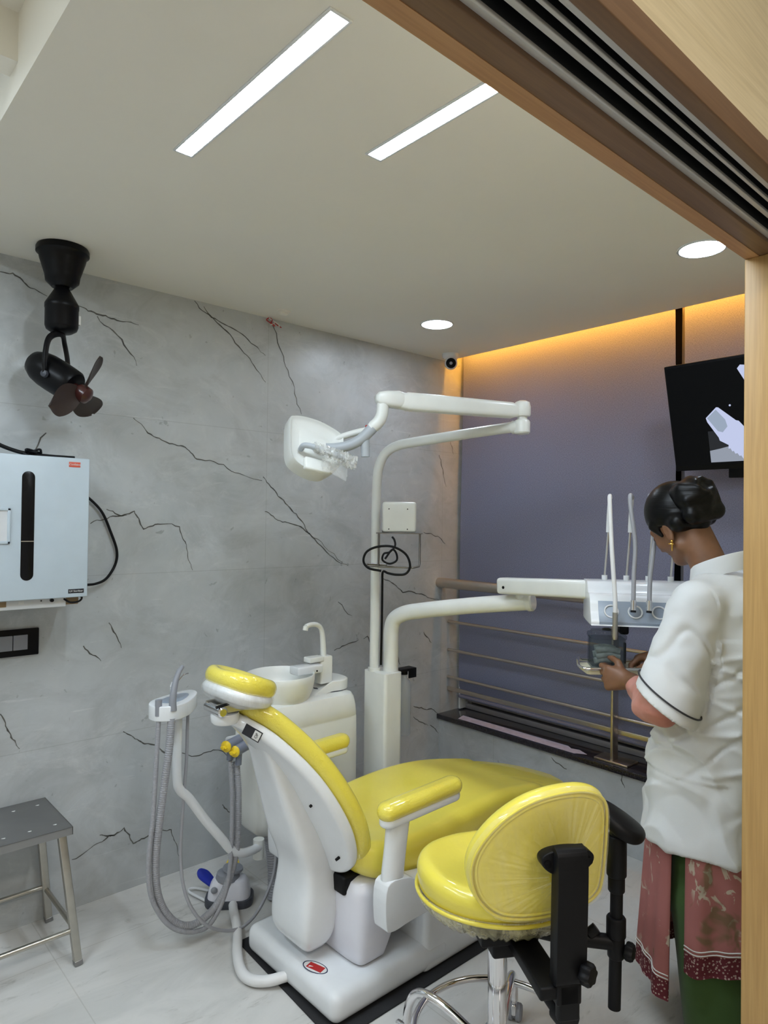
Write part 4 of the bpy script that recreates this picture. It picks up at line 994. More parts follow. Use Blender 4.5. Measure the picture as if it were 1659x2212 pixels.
for k in range(5):
    s = .066+k*.073
    base_ = TM3 @ Vector((-.150, .128, s)); up = Vector((0, 0, 1)); tilt = (tn*.012+ta*.01)
    g = G(); g.tube([base_, base_+up*.028], .010, 14); wr = obj('whip_arm', g, 'clear_white', tb)
    g = G(); g.tube([base_+up*.02, base_+up*.182+tilt], .0045, 12); obj('whip_rod', g, 'chrome', wr)
    q = base_+up*.182+tilt
    g = G(); g.tube([q-up*.004, q+up*.03+tn*.002, q+up*.075+tn*.012, q+up*.108+tn*.026, q+up*.116+tn*.036], lambda t: .009-.0035*t, 12, 6, flat=.7); obj('hose_guide', g, 'white', wr)
    top = q+up*.114+tn*.036
    if k == 0: pts = [top, top+up*.006+tn*.018-ta*.004, top-up*.02+tn*.045-ta*.008, top-up*.17+tn*.095-ta*.008, top-up*.33+tn*.130-ta*.002, top-up*.385+tn*.134-ta*.002]
    elif k in (1, 2): pts = [top, top+up*.008+tn*.016-ta*.01*k, top-up*.03+tn*.045-ta*.014, top-up*.15+tn*.075-ta*(.004+.014*(k-1)), top-up*.26+tn*.100-ta*(.012+.022*(k-1)), top-up*.345+tn*.118-ta*(.016+.024*(k-1))]
    else: continue
    g = G(); g.tube(pts, .0072, 14, 8); obj('instrument_hose', g, 'hosewhite' if k == 0 else 'hose', wr)
    e = pts[-1]
    if k == 0:
        g = G(); g.tube([e+up*.01, e-up*.01, e-up*.07, e-up*.078], lambda t: .0085 if t < .9 else .006, 14); obj('handpiece', g, 'steel', wr)
    else:
        dd = (pts[-1]-pts[-2]).normalized()
        g = G(); g.tube([e-dd*.008, e+dd*.024], .0098, 16); hq = obj('hose_coupling', g, 'chrome', wr)
        g = G(); g.tube([e+dd*.0235, e+dd*.030], .0088, 16); obj('coupling_end', g, 'black', hq)
g = G(); g.box((0, 0, 0), (.02, .17, .06), .006, TM3 @ Matrix.Translation((-.17, .20, .40))); obj('view_box', g, 'clear_white', tb)

# water bottle hung behind the column
wb = thing('water_bottle', 'clear water bottle hanging behind the white column from a black bracket', 'bottle', (-.665, -.40, .5))
T = Matrix.Translation((-.665, -.40, 0)); g = G(); g.lathe([(.001, .49), (.028, .49), (.033, .50), (.033, .72), (.028, .745), (.016, .758), (.013, .79), (.001, .79)], T, 28); obj('bottle_body', g, 'clearplastic', wb)
g = G(); g.lathe([(.001, .775), (.017, .775), (.017, .80), (.001, .80)], T, 20); g.box((-.70, -.405, .80), (.17, .05, .012), .002); g.box((-.64, -.43, .783), (.05, .004, .045), .001); obj('bracket', g, 'black', wb)

# ================================================================== OPERATING LIGHT
ol_ = thing('operating_light', 'cream dental operating light on a tall bent pole above the chair', 'lamp', (-.862, -.41, .824))
g = G(); g.tube([(-.868, -.415, .82), (-.868, -.415, 1.0), (-.868, -.415, 1.5), (-.867, -.418, 1.68), (-.864, -.43, 1.755), (-.856, -.465, 1.808), (-.843, -.525, 1.836), (-.825, -.61, 1.847), (-.775, -.86, 1.865), (-.731, -1.113, 1.88)], .0215, 24, 8); obj('pole', g, 'warmwhite', ol_)
g = G(); g.tube([(-.868, -.415, .822), (-.868, -.415, .838)], .028, 24); obj('pole_collar', g, 'warmwhite', ol_)
g = G(); x, y, z = frame((0, 0, 1)); T = Matrix.Translation((-.728, -1.118, 0)); g.lathe([(.001, 1.848), (.026, 1.848), (.031, 1.854), (.031, 1.895), (.026, 1.903), (.020, 1.905), (.020, 1.915), (.030, 1.917), (.033, 1.925), (.033, 1.955), (.028, 1.972), (.015, 1.978), (.001, 1.979)], T, 32); g.tube([(-.737, -1.08, 1.8765), (-.731, -1.113, 1.876)], .0265, 20); obj('elbow', g, 'warmwhite', ol_)
p0, p1 = Vector((-.745, -1.11, 1.937)), Vector((-1.19, -.905, 1.945)); d = p1-p0; zz = d.normalized(); xx = Vector((0, 0, 1)).cross(zz).normalized(); yy = zz.cross(xx)
g = G(); R = []
for s, h, w_ in ((0, .022, .020), (.05, .029, .024), (.06, .031, .025), (.5, .033, .026), (.94, .034, .027), (.95, .031, .026), (1, .030, .025)):
    R.append([p0+d*s+xx*w_*math.copysign(abs(math.cos(2*PI*j/32))**.55, math.cos(2*PI*j/32))+yy*h*math.copysign(abs(math.sin(2*PI*j/32))**.55, math.sin(2*PI*j/32)) for j in range(32)])
g.rings(R); ua = obj('spring_arm', g, 'warmwhite', ol_, 45)
e = Vector((-1.235, -.885, 1.945))
g = G(); R = []
for t_, h, w_ in ((-.065, .026, .024), (-.045, .033, .029), (0, .030, .031), (.03, .024, .027), (.042, .012, .015)):
    R.append([e+zz*t_+xx*w_*math.copysign(abs(math.cos(2*PI*j/32))**.6, math.cos(2*PI*j/32))+Vector((0, 0, 1))*(h*math.copysign(abs(math.sin(2*PI*j/32))**.6, math.sin(2*PI*j/32))+.004) for j in range(32)])
g.rings(R); obj('arm_head', g, 'warmwhite', ol_, 45)
st = [(-1.249, -.881, 1.935), (-1.252, -.881, 1.895), (-1.262, -.874, 1.865), (-1.283, -.856, 1.838)]
g = G(); g.tube(st, lambda t: .0225 if t < .9 else .021, 20, 6); obj('neck', g, 'warmwhite', ol_)
g = G(); g.tube([(-1.275, -.862, 1.848), (-1.288, -.852, 1.828), (-1.312, -.83, 1.797), (-1.345, -.80, 1.774), (-1.385, -.765, 1.765), (-1.425, -.735, 1.766)], lambda t: .0215-.004*t, 18, 8); yk = obj('yoke', g, 'midgrey', ol_)
g = G(); g.tube([(-1.283, -.845, 1.835), (-1.31, -.79, 1.825), (-1.36, -.735, 1.80), (-1.41, -.70, 1.765), (-1.43, -.69, 1.75)], .012, 14, 8); obj('yoke', g, 'warmwhite', ol_)
g = G(); g.tube([(-1.296, -.838, 1.80), (-1.294, -.838, 1.735)], .0165, 18); obj('sensor', g, 'midgrey', yk)
g = G(); g.box((-1.288, -.84, 1.845), (.012, .012, .014), .002); obj('switch', g, 'red', yk)
# lamp head: deep dished shell
f = (-R3*.42+FW*.80-UP*.36).normalized(); h = (R3*.86-UP*.16+FW*.4); h = (h-f*h.dot(f)).normalized(); v = h.cross(f); v = v if v.z > 0 else -v
hc_ = Vector((-1.455, -.745, 1.772)); LM_ = mat_from(hc_, h, v, -f)
lo = [(-.098, .085), (-.085, .099), (-.04, .106), (.02, .100), (.08, .080), (.106, .062), (.110, .045), (.108, -.02), (.098, -.062), (.06, -.098), (.03, -.112), (-.02, -.108), (-.07, -.085), (-.09, -.055), (-.097, .01)]
lo = [(p.x, p.y) for p in catmull([(a, b, 0) for a, b in lo], 5, True)]
g = G(); R = []
for k, z_ in ((.50, -.010), (.80, -.018), (.94, -.045), (.965, -.062), (1.0, -.064), (1.01, -.055), (1.012, -.02), (1.0, .002), (.985, .007), (.965, .006), (.945, .0), (.86, -.006), (.6, -.012), (.3, -.014)):
    R.append([LM_ @ Vector((x*k, y*k, z_)) for x, y in lo])
g.rings(R); lh = obj('lamp_head', g, 'warmwhite', ol_, 50)
g = G(); g.lathe([(.001, -.030), (.045, -.030), (.05, -.045), (.001, -.058)], LM_ @ Matrix.Translation((-.03, -.02, 0)), 24); obj('lamp_lens', g, 'yellowknob', lh)
g = G(); g.tube([LM_ @ Vector((.012, -.008, -.005)), LM_ @ Vector((.012, -.008, .034))], .018, 18); obj('head_joint', g, 'warmwhite', lh)
g = G(); hp_ = [(-.052, -.03, .0), (-.05, -.03, .03), (-.02, -.036, .045), (.03, -.046, .052), (.07, -.056, .056), (.10, -.064, .056)]
g.tube([LM_ @ Vector(p) for p in hp_], .0105, 14, 6); hdl = obj('handle', g, 'midgrey', lh)
g = G(); rr = random.Random(11); pts = [LM_ @ Vector(p) for p in catmull(hp_[2:]+[(.135, -.072, .058)], 6)]
R = []
for i, p in enumerate(pts):
    a = .016+.010*i/len(pts); R.append([p+(LM_.to_3x3() @ Vector((0, math.cos(2*PI*j/18), math.sin(2*PI*j/18))))*a*rr.uniform(.7, 1.25) for j in range(18)])
g.rings(R); obj('handle_wrap', g, 'filmwhite', hdl, 20, 'crumpled clear plastic wrap')
g = G(); R = []
for i in range(7):
    p = LM_ @ Vector((.02+.015*i, -.085-.004*i, .035)); R.append([p+(LM_.to_3x3() @ Vector((.0, math.cos(2*PI*j/14)*.03*rr.uniform(.5, 1.2), math.sin(2*PI*j/14)*.014*rr.uniform(.5, 1.3)))) for j in range(14)])
g.rings(R); obj('handle_wrap', g, 'film', hdl, 15, 'loose crumpled clear plastic wrap')
g = G(); g.box((0, 0, 0), (.10, .05, .022), .008, LM_ @ Matrix.Translation((.01, -.085, .004))); obj('lamp_base', g, 'warmwhite', lh)
# control box on the pole with wire basket
bm_ = mat_from((-.898, -.602, 1.518), Vector((.745, -.667, 0)), Vector((0, 0, 1)), Vector((-.667, -.745, 0)))
g = G(); g.box((0, 0, -.055), (.148, .132, .11), .012, bm_); cb = obj('control_box', g, 'warmwhite', ol_, 45)
for a, b in ((-.045, .035), (.035, .035), (-.045, -.052), (.035, -.052)):
    g = G(); g.lathe([(.001, 0), (.0028, 0), (.0025, .0012), (.001, .0014)], bm_ @ Matrix.Translation((a, b, -.0004)), 10); obj('screw', g, 'black', cb)
g = G(); g.box((.0, -.070, -.04), (.20, .004, .09), .001, bm_); g.box((-.06, -.02, -.1), (.03, .10, .04), .003, bm_); obj('box_shelf', g, 'darksteel', cb)
g = G()
for pts in ([(-.088, -.07, 0), (-.088, -.212, 0)], [(-.14, -.212, 0), (.062, -.217, 0)], [(.09, -.07, -.02), (.09, -.20, -.02), (.088, -.212, -.015), (.062, -.217, 0)]): g.tube([bm_ @ Vector(p) for p in pts], .0042, 10)
g.tube([bm_ @ Vector(p) for p in [(-.14, -.212, 0), (-.143, -.21, -.02), (-.14, -.212, -.12), (-.05, -.215, -.14)]], .0042, 10)
obj('wire_basket', g, 'darksteel', cb)
g = G(); ci = [(-.075, -.232, .01), (-.13, -.22, .01), (-.152, -.19, .01), (-.138, -.15, .01), (-.09, -.128, .012), (-.025, -.128, .012), (.03, -.16, .01), (.048, -.21, .01), (.03, -.243, .005), (-.01, -.248, 0), (-.045, -.243, -.01), (-.068, -.24, -.04), (-.07, -.30, -.06), (-.07, -.45, -.075), (-.072, -.66, -.12)]
g.tube([bm_ @ Vector(p) for p in ci], .0052, 10, 8)
c2 = [(-.03, -.085, .0), (-.02, -.10, .004), (-.018, -.125, .012), (-.04, -.15, .018), (-.065, -.158, .016), (-.07, -.185, .016), (-.04, -.20, .018), (-.01, -.185, .018), (-.012, -.155, .018), (-.03, -.14, .02), (-.06, -.18, .02)]
g.tube([bm_ @ Vector(p) for p in c2], .0045, 10, 8)
cc = obj('cable_coil', g, 'black'); tag(cc, 'black cable coiled in the wire basket on the lamp pole', 'cable')

# ================================================================== OPERATOR STOOL
sc = Vector((-1.478, -1.617, 0))
rear = Vector((-.52, -.855, 0)).normalized(); rgt = Vector((-rear.y, rear.x, 0))      # rear = towards its backrest
rgt = -rgt if rgt.dot(R3) < 0 else rgt
OS = thing('operator_stool', 'yellow wheeled stool with round backrest and black armrest beside the dental chair', 'stool', tuple(sc))
def sp_(r, b, z): return sc+rgt*r+rear*b+Vector((0, 0, z))
def seat_ol(k, n=56):
    out = []
    for i in range(n):
        a = 2*PI*i/n; out.append((.222*k*math.cos(a)+.015, .205*k*math.sin(a)*(1 if math.sin(a) < 0 else .95)))
    return out
SB, SZ = -.03, .524
g = G(); g.cushion(seat_ol(1), .082, .040, lambda u, v, w: sp_(u, v+SB, SZ+w+.02*(u/.23)**2*(w > .03)-.02*(1-min(1, (u/.2)**2+(v/.2)**2))*(w > .05)), dome=.0, nr=8); st_ = obj('seat', g, 'yellow', OS, 60)
g = G(); pts = [sp_(u*1.002, v*1.002+SB, SZ+.014) for u, v in seat_ol(1)]; g.tube(pts, .0055, 8, 0, closed=True); obj('piping', g, 'yellow', st_, 60)
g = G(); R = []
rr = random.Random(4)
for k, z in ((1.006, .024), (1.0, 0), (.93, -.020), (.84, -.036), (.62, -.052)): R.append([sp_(u*k*(1+.012*math.sin(i*2.9)*(k < .99)), v*k*(1+.012*math.sin(i*2.9)*(k < .99))+SB, SZ+z+(.003*math.sin(i*1.3)+.002*math.sin(i*2.1))*(k < .99)) for i, (u, v) in enumerate(seat_ol(1, 200))])
g.rings(R, False); obj('seat_wrap', g, 'filmyellow', st_, 60, 'gathered clear plastic wrap under the seat')
g = G(); R = []
for k, z in ((.90, .0), (.86, -.012), (.60, -.03)): R.append([sp_(u*k, v*k+SB, SZ+z) for u, v in seat_ol(1)])
g.rings(R); obj('seat_pan', g, 'black', st_)
# backrest: upright oval pad with recessed back, leaning slightly
bc_ = sp_(.032, .205, .722)
bn = (rear*.97+Vector((0, 0, -.10))).normalized(); bup = (Vector((0, 0, 1))-bn*bn.z).normalized(); brt = bup.cross(bn); brt = brt if brt.dot(R3) > 0 else -brt
BM = mat_from(bc_, brt, bup, bn)
bo_ = [(-.173, -.034), (-.157, .023), (-.112, .080), (-.052, .122), (.012, .143), (.085, .148), (.140, .134), (.168, .103), (.174, .036), (.170, -.076), (.155, -.116), (.106, -.137), (.011, -.150), (-.065, -.150), (-.116, -.136), (-.157, -.095)]
bo_ = [(a, b*1.05) for a, b in bo_]; bf_ = [(p.x, p.y) for p in catmull([(a, b, 0) for a, b in bo_], 24, True)]
bo_ = [(p.x, p.y) for p in catmull([(a, b, 0) for a, b in bo_], 5, True)]
g = G(); g.cushion(bo_, .062, .030, lambda u, v, w: BM @ Vector((u, v, w-.062-.55*u*u)), dome=-.006, nr=8); br_ = obj('backrest', g, 'yellow', OS, 60)
def crv(p, k, w): return BM @ Vector((p[0]*k, p[1]*k, w-.55*(p[0]*k)**2))
for k in (.965, .90):
    g = G(); g.tube([crv(p, k, -.003) for p in bo_], .0038, 8, 0, closed=True); obj('piping', g, 'yellow', br_, 60)
g = G(); R = []
mx = (.055, -.035)
NB = len(bf_); rw = random.Random(9); wv = [sum(math.sin(2*PI*f_*j/NB+ph_)*a_ for f_, ph_, a_ in [(f_, f_*1.7, 1.0/(1+abs(f_-38)/22)) for f_ in (11, 17, 23, 31, 43, 59, 71, 97)]) for j in range(NB)]
for i, k in enumerate((1.0, .975, .93, .86, .75, .62, .48, .34, .2)):
    R.append([crv((p[0]*k+mx[0]*(1-k), p[1]*k+mx[1]*(1-k)), 1, .005+.020*(1-k)**1.2+.0020*wv[j]*min(1, (1-k)*8)*(1.25-k) if k < 1 else -.02) for j, p in enumerate(bf_)])
g.rings(R, False); obj('backrest_wrap', g, 'filmclear', br_, 60, 'stretched clear plastic film')
# spine bracket
g = G()
sb = sp_(.068, .262, 0)
prof = [(.0, .772), (.020, .765), (.028, .73), (.026, .62), (.022, .50), (.016, .47), (-.012, .47), (-.014, .50), (-.012, .60), (-.010, .70), (-.008, .765)]
prof = [(p.x, p.y) for p in catmull([(a, b, 0) for a, b in prof], 3, True)]
SM2 = Matrix((rear, Vector((0, 0, 1)), rgt)).transposed().to_4x4(); SM2.translation = Vector((sb.x, sb.y, 0))
g.prism(prof, -.036, .036, SM2, 0, .010, 3); sn = obj('backrest_spine', g, 'black', OS, 50)
g = G(); g.box((0, .475, 0), (.022, .10, .052), .006, SM2 @ Matrix.Translation((.002, -.04, 0))); obj('spine_tongue', g, 'black', sn)
g = G(); el = [(.064*math.cos(a), .031*math.sin(a)+.004*math.cos(2*a)) for a in np.linspace(0, 2*PI, 33)[:-1]]
MM = mat_from(sb+rear*(-.030)+Vector((0, 0, .736)), rgt, (0, 0, 1), rear)
g.prism(el, 0, .03, MM, 0, .010, 3); obj('mount_plate', g, 'black', sn, 50)
for s in (-1, 1):
    g = G(); g.lathe([(.001, 0), (.009, 0), (.009, .004), (.001, .004)], MM @ Matrix.Translation((s*.050, -.002, .0285)), 14); obj('screw', g, 'satinblack', sn)
def knob(c, axis, r=.021, l=.022):
    x, y, z = frame(axis); g = G(); n = 40
    R = []
    for k, h in ((.5, 0), (.9, .002), (1, .006), (1, l-.006), (.85, l), (.3, l+.001)):
        R.append([mat_from(c, x, y, z) @ Vector((r*k*(1+.10*math.cos(6*2*PI*j/n))*math.cos(2*PI*j/n), r*k*(1+.10*math.cos(6*2*PI*j/n))*math.sin(2*PI*j/n), h)) for j in range(n)])
    g.rings(R); return g
obj('knob', knob(sb+rgt*.026+rear*.02+Vector((0, 0, .500)), rgt*.55+rear*.83, .023, .026), 'black', sn, 50)
# mechanism
g = G(); mm = mat_from((sc.x, sc.y, 0), rgt, rear, (0, 0, 1))
g.box((0, .0, .463), (.15, .18, .03), .006, mm); g.box((0, .02, .432), (.08, .11, .05), .008, mm); g.box((.035, .15, .448), (.07, .24, .03), .006, mm); g.box((.068, .25, .445), (.06, .05, .05), .006, mm); obj('mechanism', g, 'black', OS, 50)
g = G(); g.tube([sp_(.03, .08, .43), sp_(.05, .15, .40), sp_(.075, .215, .368)], .020, 14); g.tube([sp_(.072, .21, .372), sp_(.082, .25, .366)], .027, 18); obj('tilt_spring', g, 'black', OS, 50)
g = G(); g.tube([sp_(-.06, .0, .455), sp_(-.095, .0, .45)], .012, 12); obj('lever', g, 'black', OS)
# column
T = Matrix.Translation((sc.x, sc.y, 0))
g = G(); g.lathe([(.001, .10), (.0255, .10), (.0255, .42), (.001, .42)], T, 32); obj('gas_lift', g, 'chrome', OS)
g = G(); g.lathe([(.001, .085), (.050, .085), (.058, .10), (.054, .14), (.040, .165), (.032, .182), (.028, .186), (.001, .186)], T, 32); hb = obj('base_hub', g, 'greyplastic', OS)
# five bent chrome legs with castors
d1 = (-R3*.79+FW*.61).normalized(); d2 = Vector((-d1.y, d1.x, 0))
for k in range(5):
    a = math.radians(72*k); d = d1*math.cos(a)+d2*math.sin(a); s_ = Vector((-d.y, d.x, 0))
    def q(r, z, o=0): return sc+d*r+s_*o+Vector((0, 0, z))
    g = G(); g.tube([q(.03, .118), q(.09, .142), q(.16, .165), q(.225, .172), q(.262, .155), q(.282, .115), (q(.288, .072))], .0125, 16, 7); lg = obj('leg', g, 'chrome', OS)
    g = G(); x, y, z = frame(s_); g.lathe([(.001, -.022), (.020, -.022), (.0245, -.017), (.0245, -.006), (.019, -.003), (.019, .003), (.0245, .006), (.0245, .017), (.020, .022), (.001, .022)], mat_from(q(.302, .0250), x, y, z), 24)
    obj('castor', g, 'greyplastic', lg)
    g = G(); g.tube([q(.290, .09), q(.290, .045)], .007, 10); g.box((0, 0, 0), (.05, .016, .035), .006, mat_from(q(.300, .042), d, s_, (0, 0, 1))); obj('castor_fork', g, 'chrome', lg)
g = G(); g.tube([sc+(rgt*math.cos(t)+rear*math.sin(t))*.218+Vector((0, 0, .166)) for t in np.linspace(0, 2*PI, 65)[:-1]], .0095, 14, 0, closed=True); obj('foot_ring', g, 'chrome', OS)
# swivelling elbow rest on its own rod
ro = sc+R3*.298-FW*.03
g = G(); g.tube([ro+Vector((-.006, 0, .262)), ro+Vector((0, 0, .45)), ro+Vector((.002, 0, .60))], .0160, 18); ar = obj('armrest_rod', g, 'black', OS)
for z0_, z1_, r_ in ((.440, .492, .0245), (.388, .44, .0215), (.555, .60, .021), (.595, .700, .0250)):
    g = G(); g.lathe([(.001, z0_), (r_-.003, z0_), (r_, z0_+.004), (r_, z1_-.004), (r_-.003, z1_), (.001, z1_)], Matrix.Translation(ro), 22); obj('collar', g, 'black', ar)
obj('knob', knob(ro+R3*.02-FW*.01+Vector((0, 0, .412)), R3*.8-FW*.6, .021, .022), 'black', ar, 50)
g = G(); g.tube([sp_(.06, .03, .455), ro*.45+sp_(.06, .03, 0)*.55+Vector((0, 0, .435)), ro+Vector((0, 0, .425))], .019, 14); g.tube([ro-R3*.07+Vector((0, 0, .445)), ro-R3*.05+Vector((0, 0, .462))], .014, 12); obj('armrest_bar', g, 'black', OS, 50)
g = G(); pm = mat_from(ro+Vector((.012, .0, .735)), (R3*.94-FW*.30).normalized(), (R3*.30+FW*.94).normalized(), (0, 0, 1)) @ Matrix.Rotation(.55, 4, 'Y')
ao = [(.072*math.cos(a), .060*math.sin(a)*(1+.15*math.cos(a))) for a in np.linspace(0, 2*PI, 41)[:-1]]
g.cushion(ao, .034, .015, lambda u, v, w: pm @ Vector((u, v, w-.018-2.2*v*v)), dome=.004); obj('armrest_pad', g, 'black', ar, 60)
g = G(); g.tube([ro+Vector((0, 0, .68)), ro+Vector((.006, 0, .725))], .02, 16); obj('pad_mount', g, 'black', ar)

# ================================================================== STEEL STEP STOOL
ss = thing('steel_stool', 'small stainless steel stool with splayed legs by the marble wall', 'stool', (-2.30, -.18, 0))
x0, x1, y0, y1 = -2.46, -2.138, -.340, -.022
g = G(); g.box(((x0+x1)/2, (y0+y1)/2, .4585), (x1-x0, y1-y0, .003), .001)
for c, d in ((((x0+x1)/2, y0+.001), (x1-x0, .002)), (((x0+x1)/2, y1-.001), (x1-x0, .002)), ((x0+.001, (y0+y1)/2), (.002, y1-y0)), ((x1-.001, (y0+y1)/2), (.002, y1-y0))): g.box((c[0], c[1], .447), (d[0], d[1], .026))
tp = obj('top', g, 'steeltop', ss)
for ix in range(4):
    for iy in range(2):
        xx, yy = x1-.042-.078*ix, y0+.055+.205*iy
        g = G(); g.box((xx, yy, .4602), (.011, .0035, .0006), 0, Matrix.Translation((0, 0, 0))); g.box((xx+.0012, yy-.003, .4602), (.006, .003, .0006)); obj('punched_mark', g, 'whitesticker', tp)
legs = {}
for sx in (0, 1):
    for sy in (0, 1):
        t0 = Vector((x1-.030 if sx else x0+.030, y1-.028 if sy else y0+.028, .445)); b0 = Vector((x1+.018 if sx else x0-.018, y1-.004 if sy else y0-.014, .012))
        d = (t0-b0); zz = d.normalized(); xx = Vector((0, 1, 0)).cross(zz).normalized(); yy = zz.cross(xx)
        g = G(); g.box((0, 0, d.length/2), (.025, .025, d.length), .003, mat_from(b0, xx, yy, zz)); lg = obj('leg', g, 'steel', ss); legs[(sx, sy)] = (b0, zz)
        g = G(); g.box((0, 0, -.003), (.027, .027, .018), .003, mat_from(b0, xx, yy, zz)); obj('foot_cap', g, 'steeltop', lg)
def at_(k, z): b, d = legs[k]; return b+d*((z-b.z)/d.z)
for a, b, z in (((0, 0), (1, 0), .115), ((0, 1), (1, 1), .135), ((1, 0), (1, 1), .125), ((0, 0), (0, 1), .125)):
    g = G(); g.tube([at_(a, z), at_(b, z)], .0085, 12); obj('stretcher', g, 'steel', ss)

# ================================================================== PERSON
PB = Vector((-.78, -1.90, 0)); PR = -.1002
PW = thing('person', 'woman in white short-sleeved coat over pink print tunic and green trousers, handling a jar', 'person', tuple(PB), PR)
PM = np.array(PW.matrix_basis)
def pm_(V): return np.asarray(V) @ PM[:3, :3].T+PM[:3, 3]
phi = math.radians(38); hcn = np.array([0, .150, 1.512])
yw = math.radians(17)                                    # head turned a little to her right
HU = np.array([0, math.sin(phi), math.cos(phi)]); _n = np.array([0, math.cos(phi), -math.sin(phi)]); _x = np.array([1, 0, 0.])
HN = _n*math.cos(yw)+_x*math.sin(yw); HX = _x*math.cos(yw)-_n*math.sin(yw)
HR = np.array([HX, HN, HU])
def hp3(x, n, u): return hcn+HX*x+HN*n+HU*u
B = Field((-.40, -.22, -.005), (.40, .47, 1.68), .0042)
# trunk, legs, feet
B.ell((0, 0, 1.17), (.145, .095, .17)); B.ell((0, 0, 1.0), (.125, .095, .16), k=.05); B.ell((0, -.01, .86), (.155, .115, .13), k=.05)
for s in (-1, 1):
    B.cap((s*.085, 0, .84), (s*.085, .005, .46), .085, .055, .03); B.cap((s*.085, .005, .46), (s*.08, -.085, .09), .052, .034, .02)
    B.cap((s*.08, -.105, .035), (s*.09, .02, .026), .034, .026, .02); B.cap((s*.08, -.085, .09), (s*.08, -.085, .04), .034, .036, .02)
    B.cap((0, 0, 1.30), (s*.155, -.005, 1.275), .05, .045, .03)
# head, neck, face
B.cap((0, .0, 1.29), tuple(hp3(0, -.03, -.065)), .056, .050, .03)
B.ell(hp3(0, -.012, .020), (.073, .092, .090), HR, .02)
B.ell(hp3(0, .030, -.042), (.057, .060, .076), HR, .03)
B.ell(hp3(0, .060, -.104), (.024, .020, .016), HR, .025)
B.cap(hp3(-.032, .078, .014), hp3(.032, .078, .014), .011, k=.015)
for s in (-1, 1):
    B.ell(hp3(s*.034, .060, -.036), (.024, .024, .024), HR, .02); B.ell(hp3(s*.031, .092, -.008), (.015, .012, .010), HR, .008, True)
    B.ell(hp3(s*.031, .079, -.008), (.0125, .0115, .011), HR, .002)
    B.cap(hp3(s*.050, .0, -.085), hp3(s*.018, .062, -.105), .018, .016, .02)
    ER = np.array([[1, s*-.35, 0], [s*.30, 1, .18], [0, -.18, 1]]) @ HR
    B.ell(hp3(s*.0735, -.014, -.034), (.0075, .018, .031), ER, .006); B.ell(hp3(s*.081, -.010, -.032), (.006, .0105, .020), ER, .004, True); B.ell(hp3(s*.072, -.008, -.060), (.0065, .009, .010), HR, .004)
B.cap(hp3(0, .088, .004), hp3(0, .112, -.034), .0075, .0115, .010)
for s in (-1, 1): B.ell(hp3(s*.010, .104, -.037), (.0075, .009, .007), HR, .005)
B.ell(hp3(0, .090, -.064), (.020, .009, .0055), HR, .005); B.ell(hp3(0, .088, -.075), (.017, .009, .0058), HR, .004)
# arms
EL, WL = (-.250, .040, .985), (-.112, .235, 1.000)
ER_, WR = (.262, .055, 1.000), (.085, .250, 1.062)
B.cap((-.16, -.005, 1.275), EL, .047, .039, .03); B.cap(EL, WL, .039, .0255, .015)
B.cap((.16, -.005, 1.275), ER_, .047, .039, .03); B.cap(ER_, WR, .039, .0255, .015)
def nrm(v): v = np.array(v, float); return v/np.linalg.norm(v)
def hand(W, d, n, t, curl, thumb, sp=.0195):
    W = np.array(W, float); d = nrm(d); n = nrm(np.array(n)-d*np.dot(n, d)); t = np.array(t, float); t = nrm(t-d*np.dot(t, d)-n*np.dot(t, n))
    base = [W+d*(.078-.004*abs(i-1.2))+t*sp*(1.5-i) for i in range(4)]
    B.cap(W-d*.01, W+d*.02, .0235, .0235, .012)
    for i in range(4): B.cap(W+d*.018+t*.010*(1.5-i)/1.5, base[i], .0135, .0120, .010)
    B.ell(W+d*.045, (.030, .034, .013), np.array([t, d, n]), .012)
    B.cap(W+d*.02+t*.016+n*.006, W+d*.05+t*.026+n*.008, .015, .012, .012)
    Ls = ((.038, .023, .019), (.042, .026, .020), (.039, .024, .019), (.031, .019, .017))
    for i in range(4):
        p = base[i]; a = 0; c = curl[i] if isinstance(curl[0], (tuple, list)) else curl
        rs = (.0098, .0088, .0080, .0072) if i < 3 else (.0088, .0078, .0070, .0064)
        for j in range(3):
            a += math.radians(c[j]); q = p+(d*math.cos(a)+n*math.sin(a)+t*.06*(1.5-i)*(1 if j == 0 else 0))*Ls[i][j]
            B.cap(p, q, rs[j], rs[j+1], .0035); p = q
    p = W+d*.028+t*.024+n*.006
    for v, L, r0, r1 in zip(thumb, (.036, .029, .023), (.0125, .0105, .0092), (.0105, .0092, .0078)):
        v = nrm(v); q = p+(d*v[0]+t*v[1]+n*v[2])*L; B.cap(p, q, r0, r1, .006); p = q
hand(WL, (-.30, .95, .02), (.95, .30, -.05), (0, 0, 1), ((38, 62, 30), (48, 66, 34), (56, 68, 34), (62, 70, 34)), ((.55, .75, .30), (.75, .25, .60), (.75, -.05, .65)))
hand(WR, (-.62, .75, -.22), (-.15, -.25, -.95), (-.75, -.62, .1), ((30, 40, 22), (42, 58, 30), (50, 66, 34), (56, 70, 36)), ((.70, .50, .50), (.92, .05, .40), (.95, -.15, .25)))
V, F = B.mesh()
body = obj('body', (pm_(V), F), 'skin', PW, None)
for s in (-1, 1):
    g = G(); e_ = G(); c = hp3(s*.031, .0805, -.008)
    e_.sphere(tuple(pm_(c)), .0115, None, 16); obj('eye', e_, 'eyewhite', PW, None)
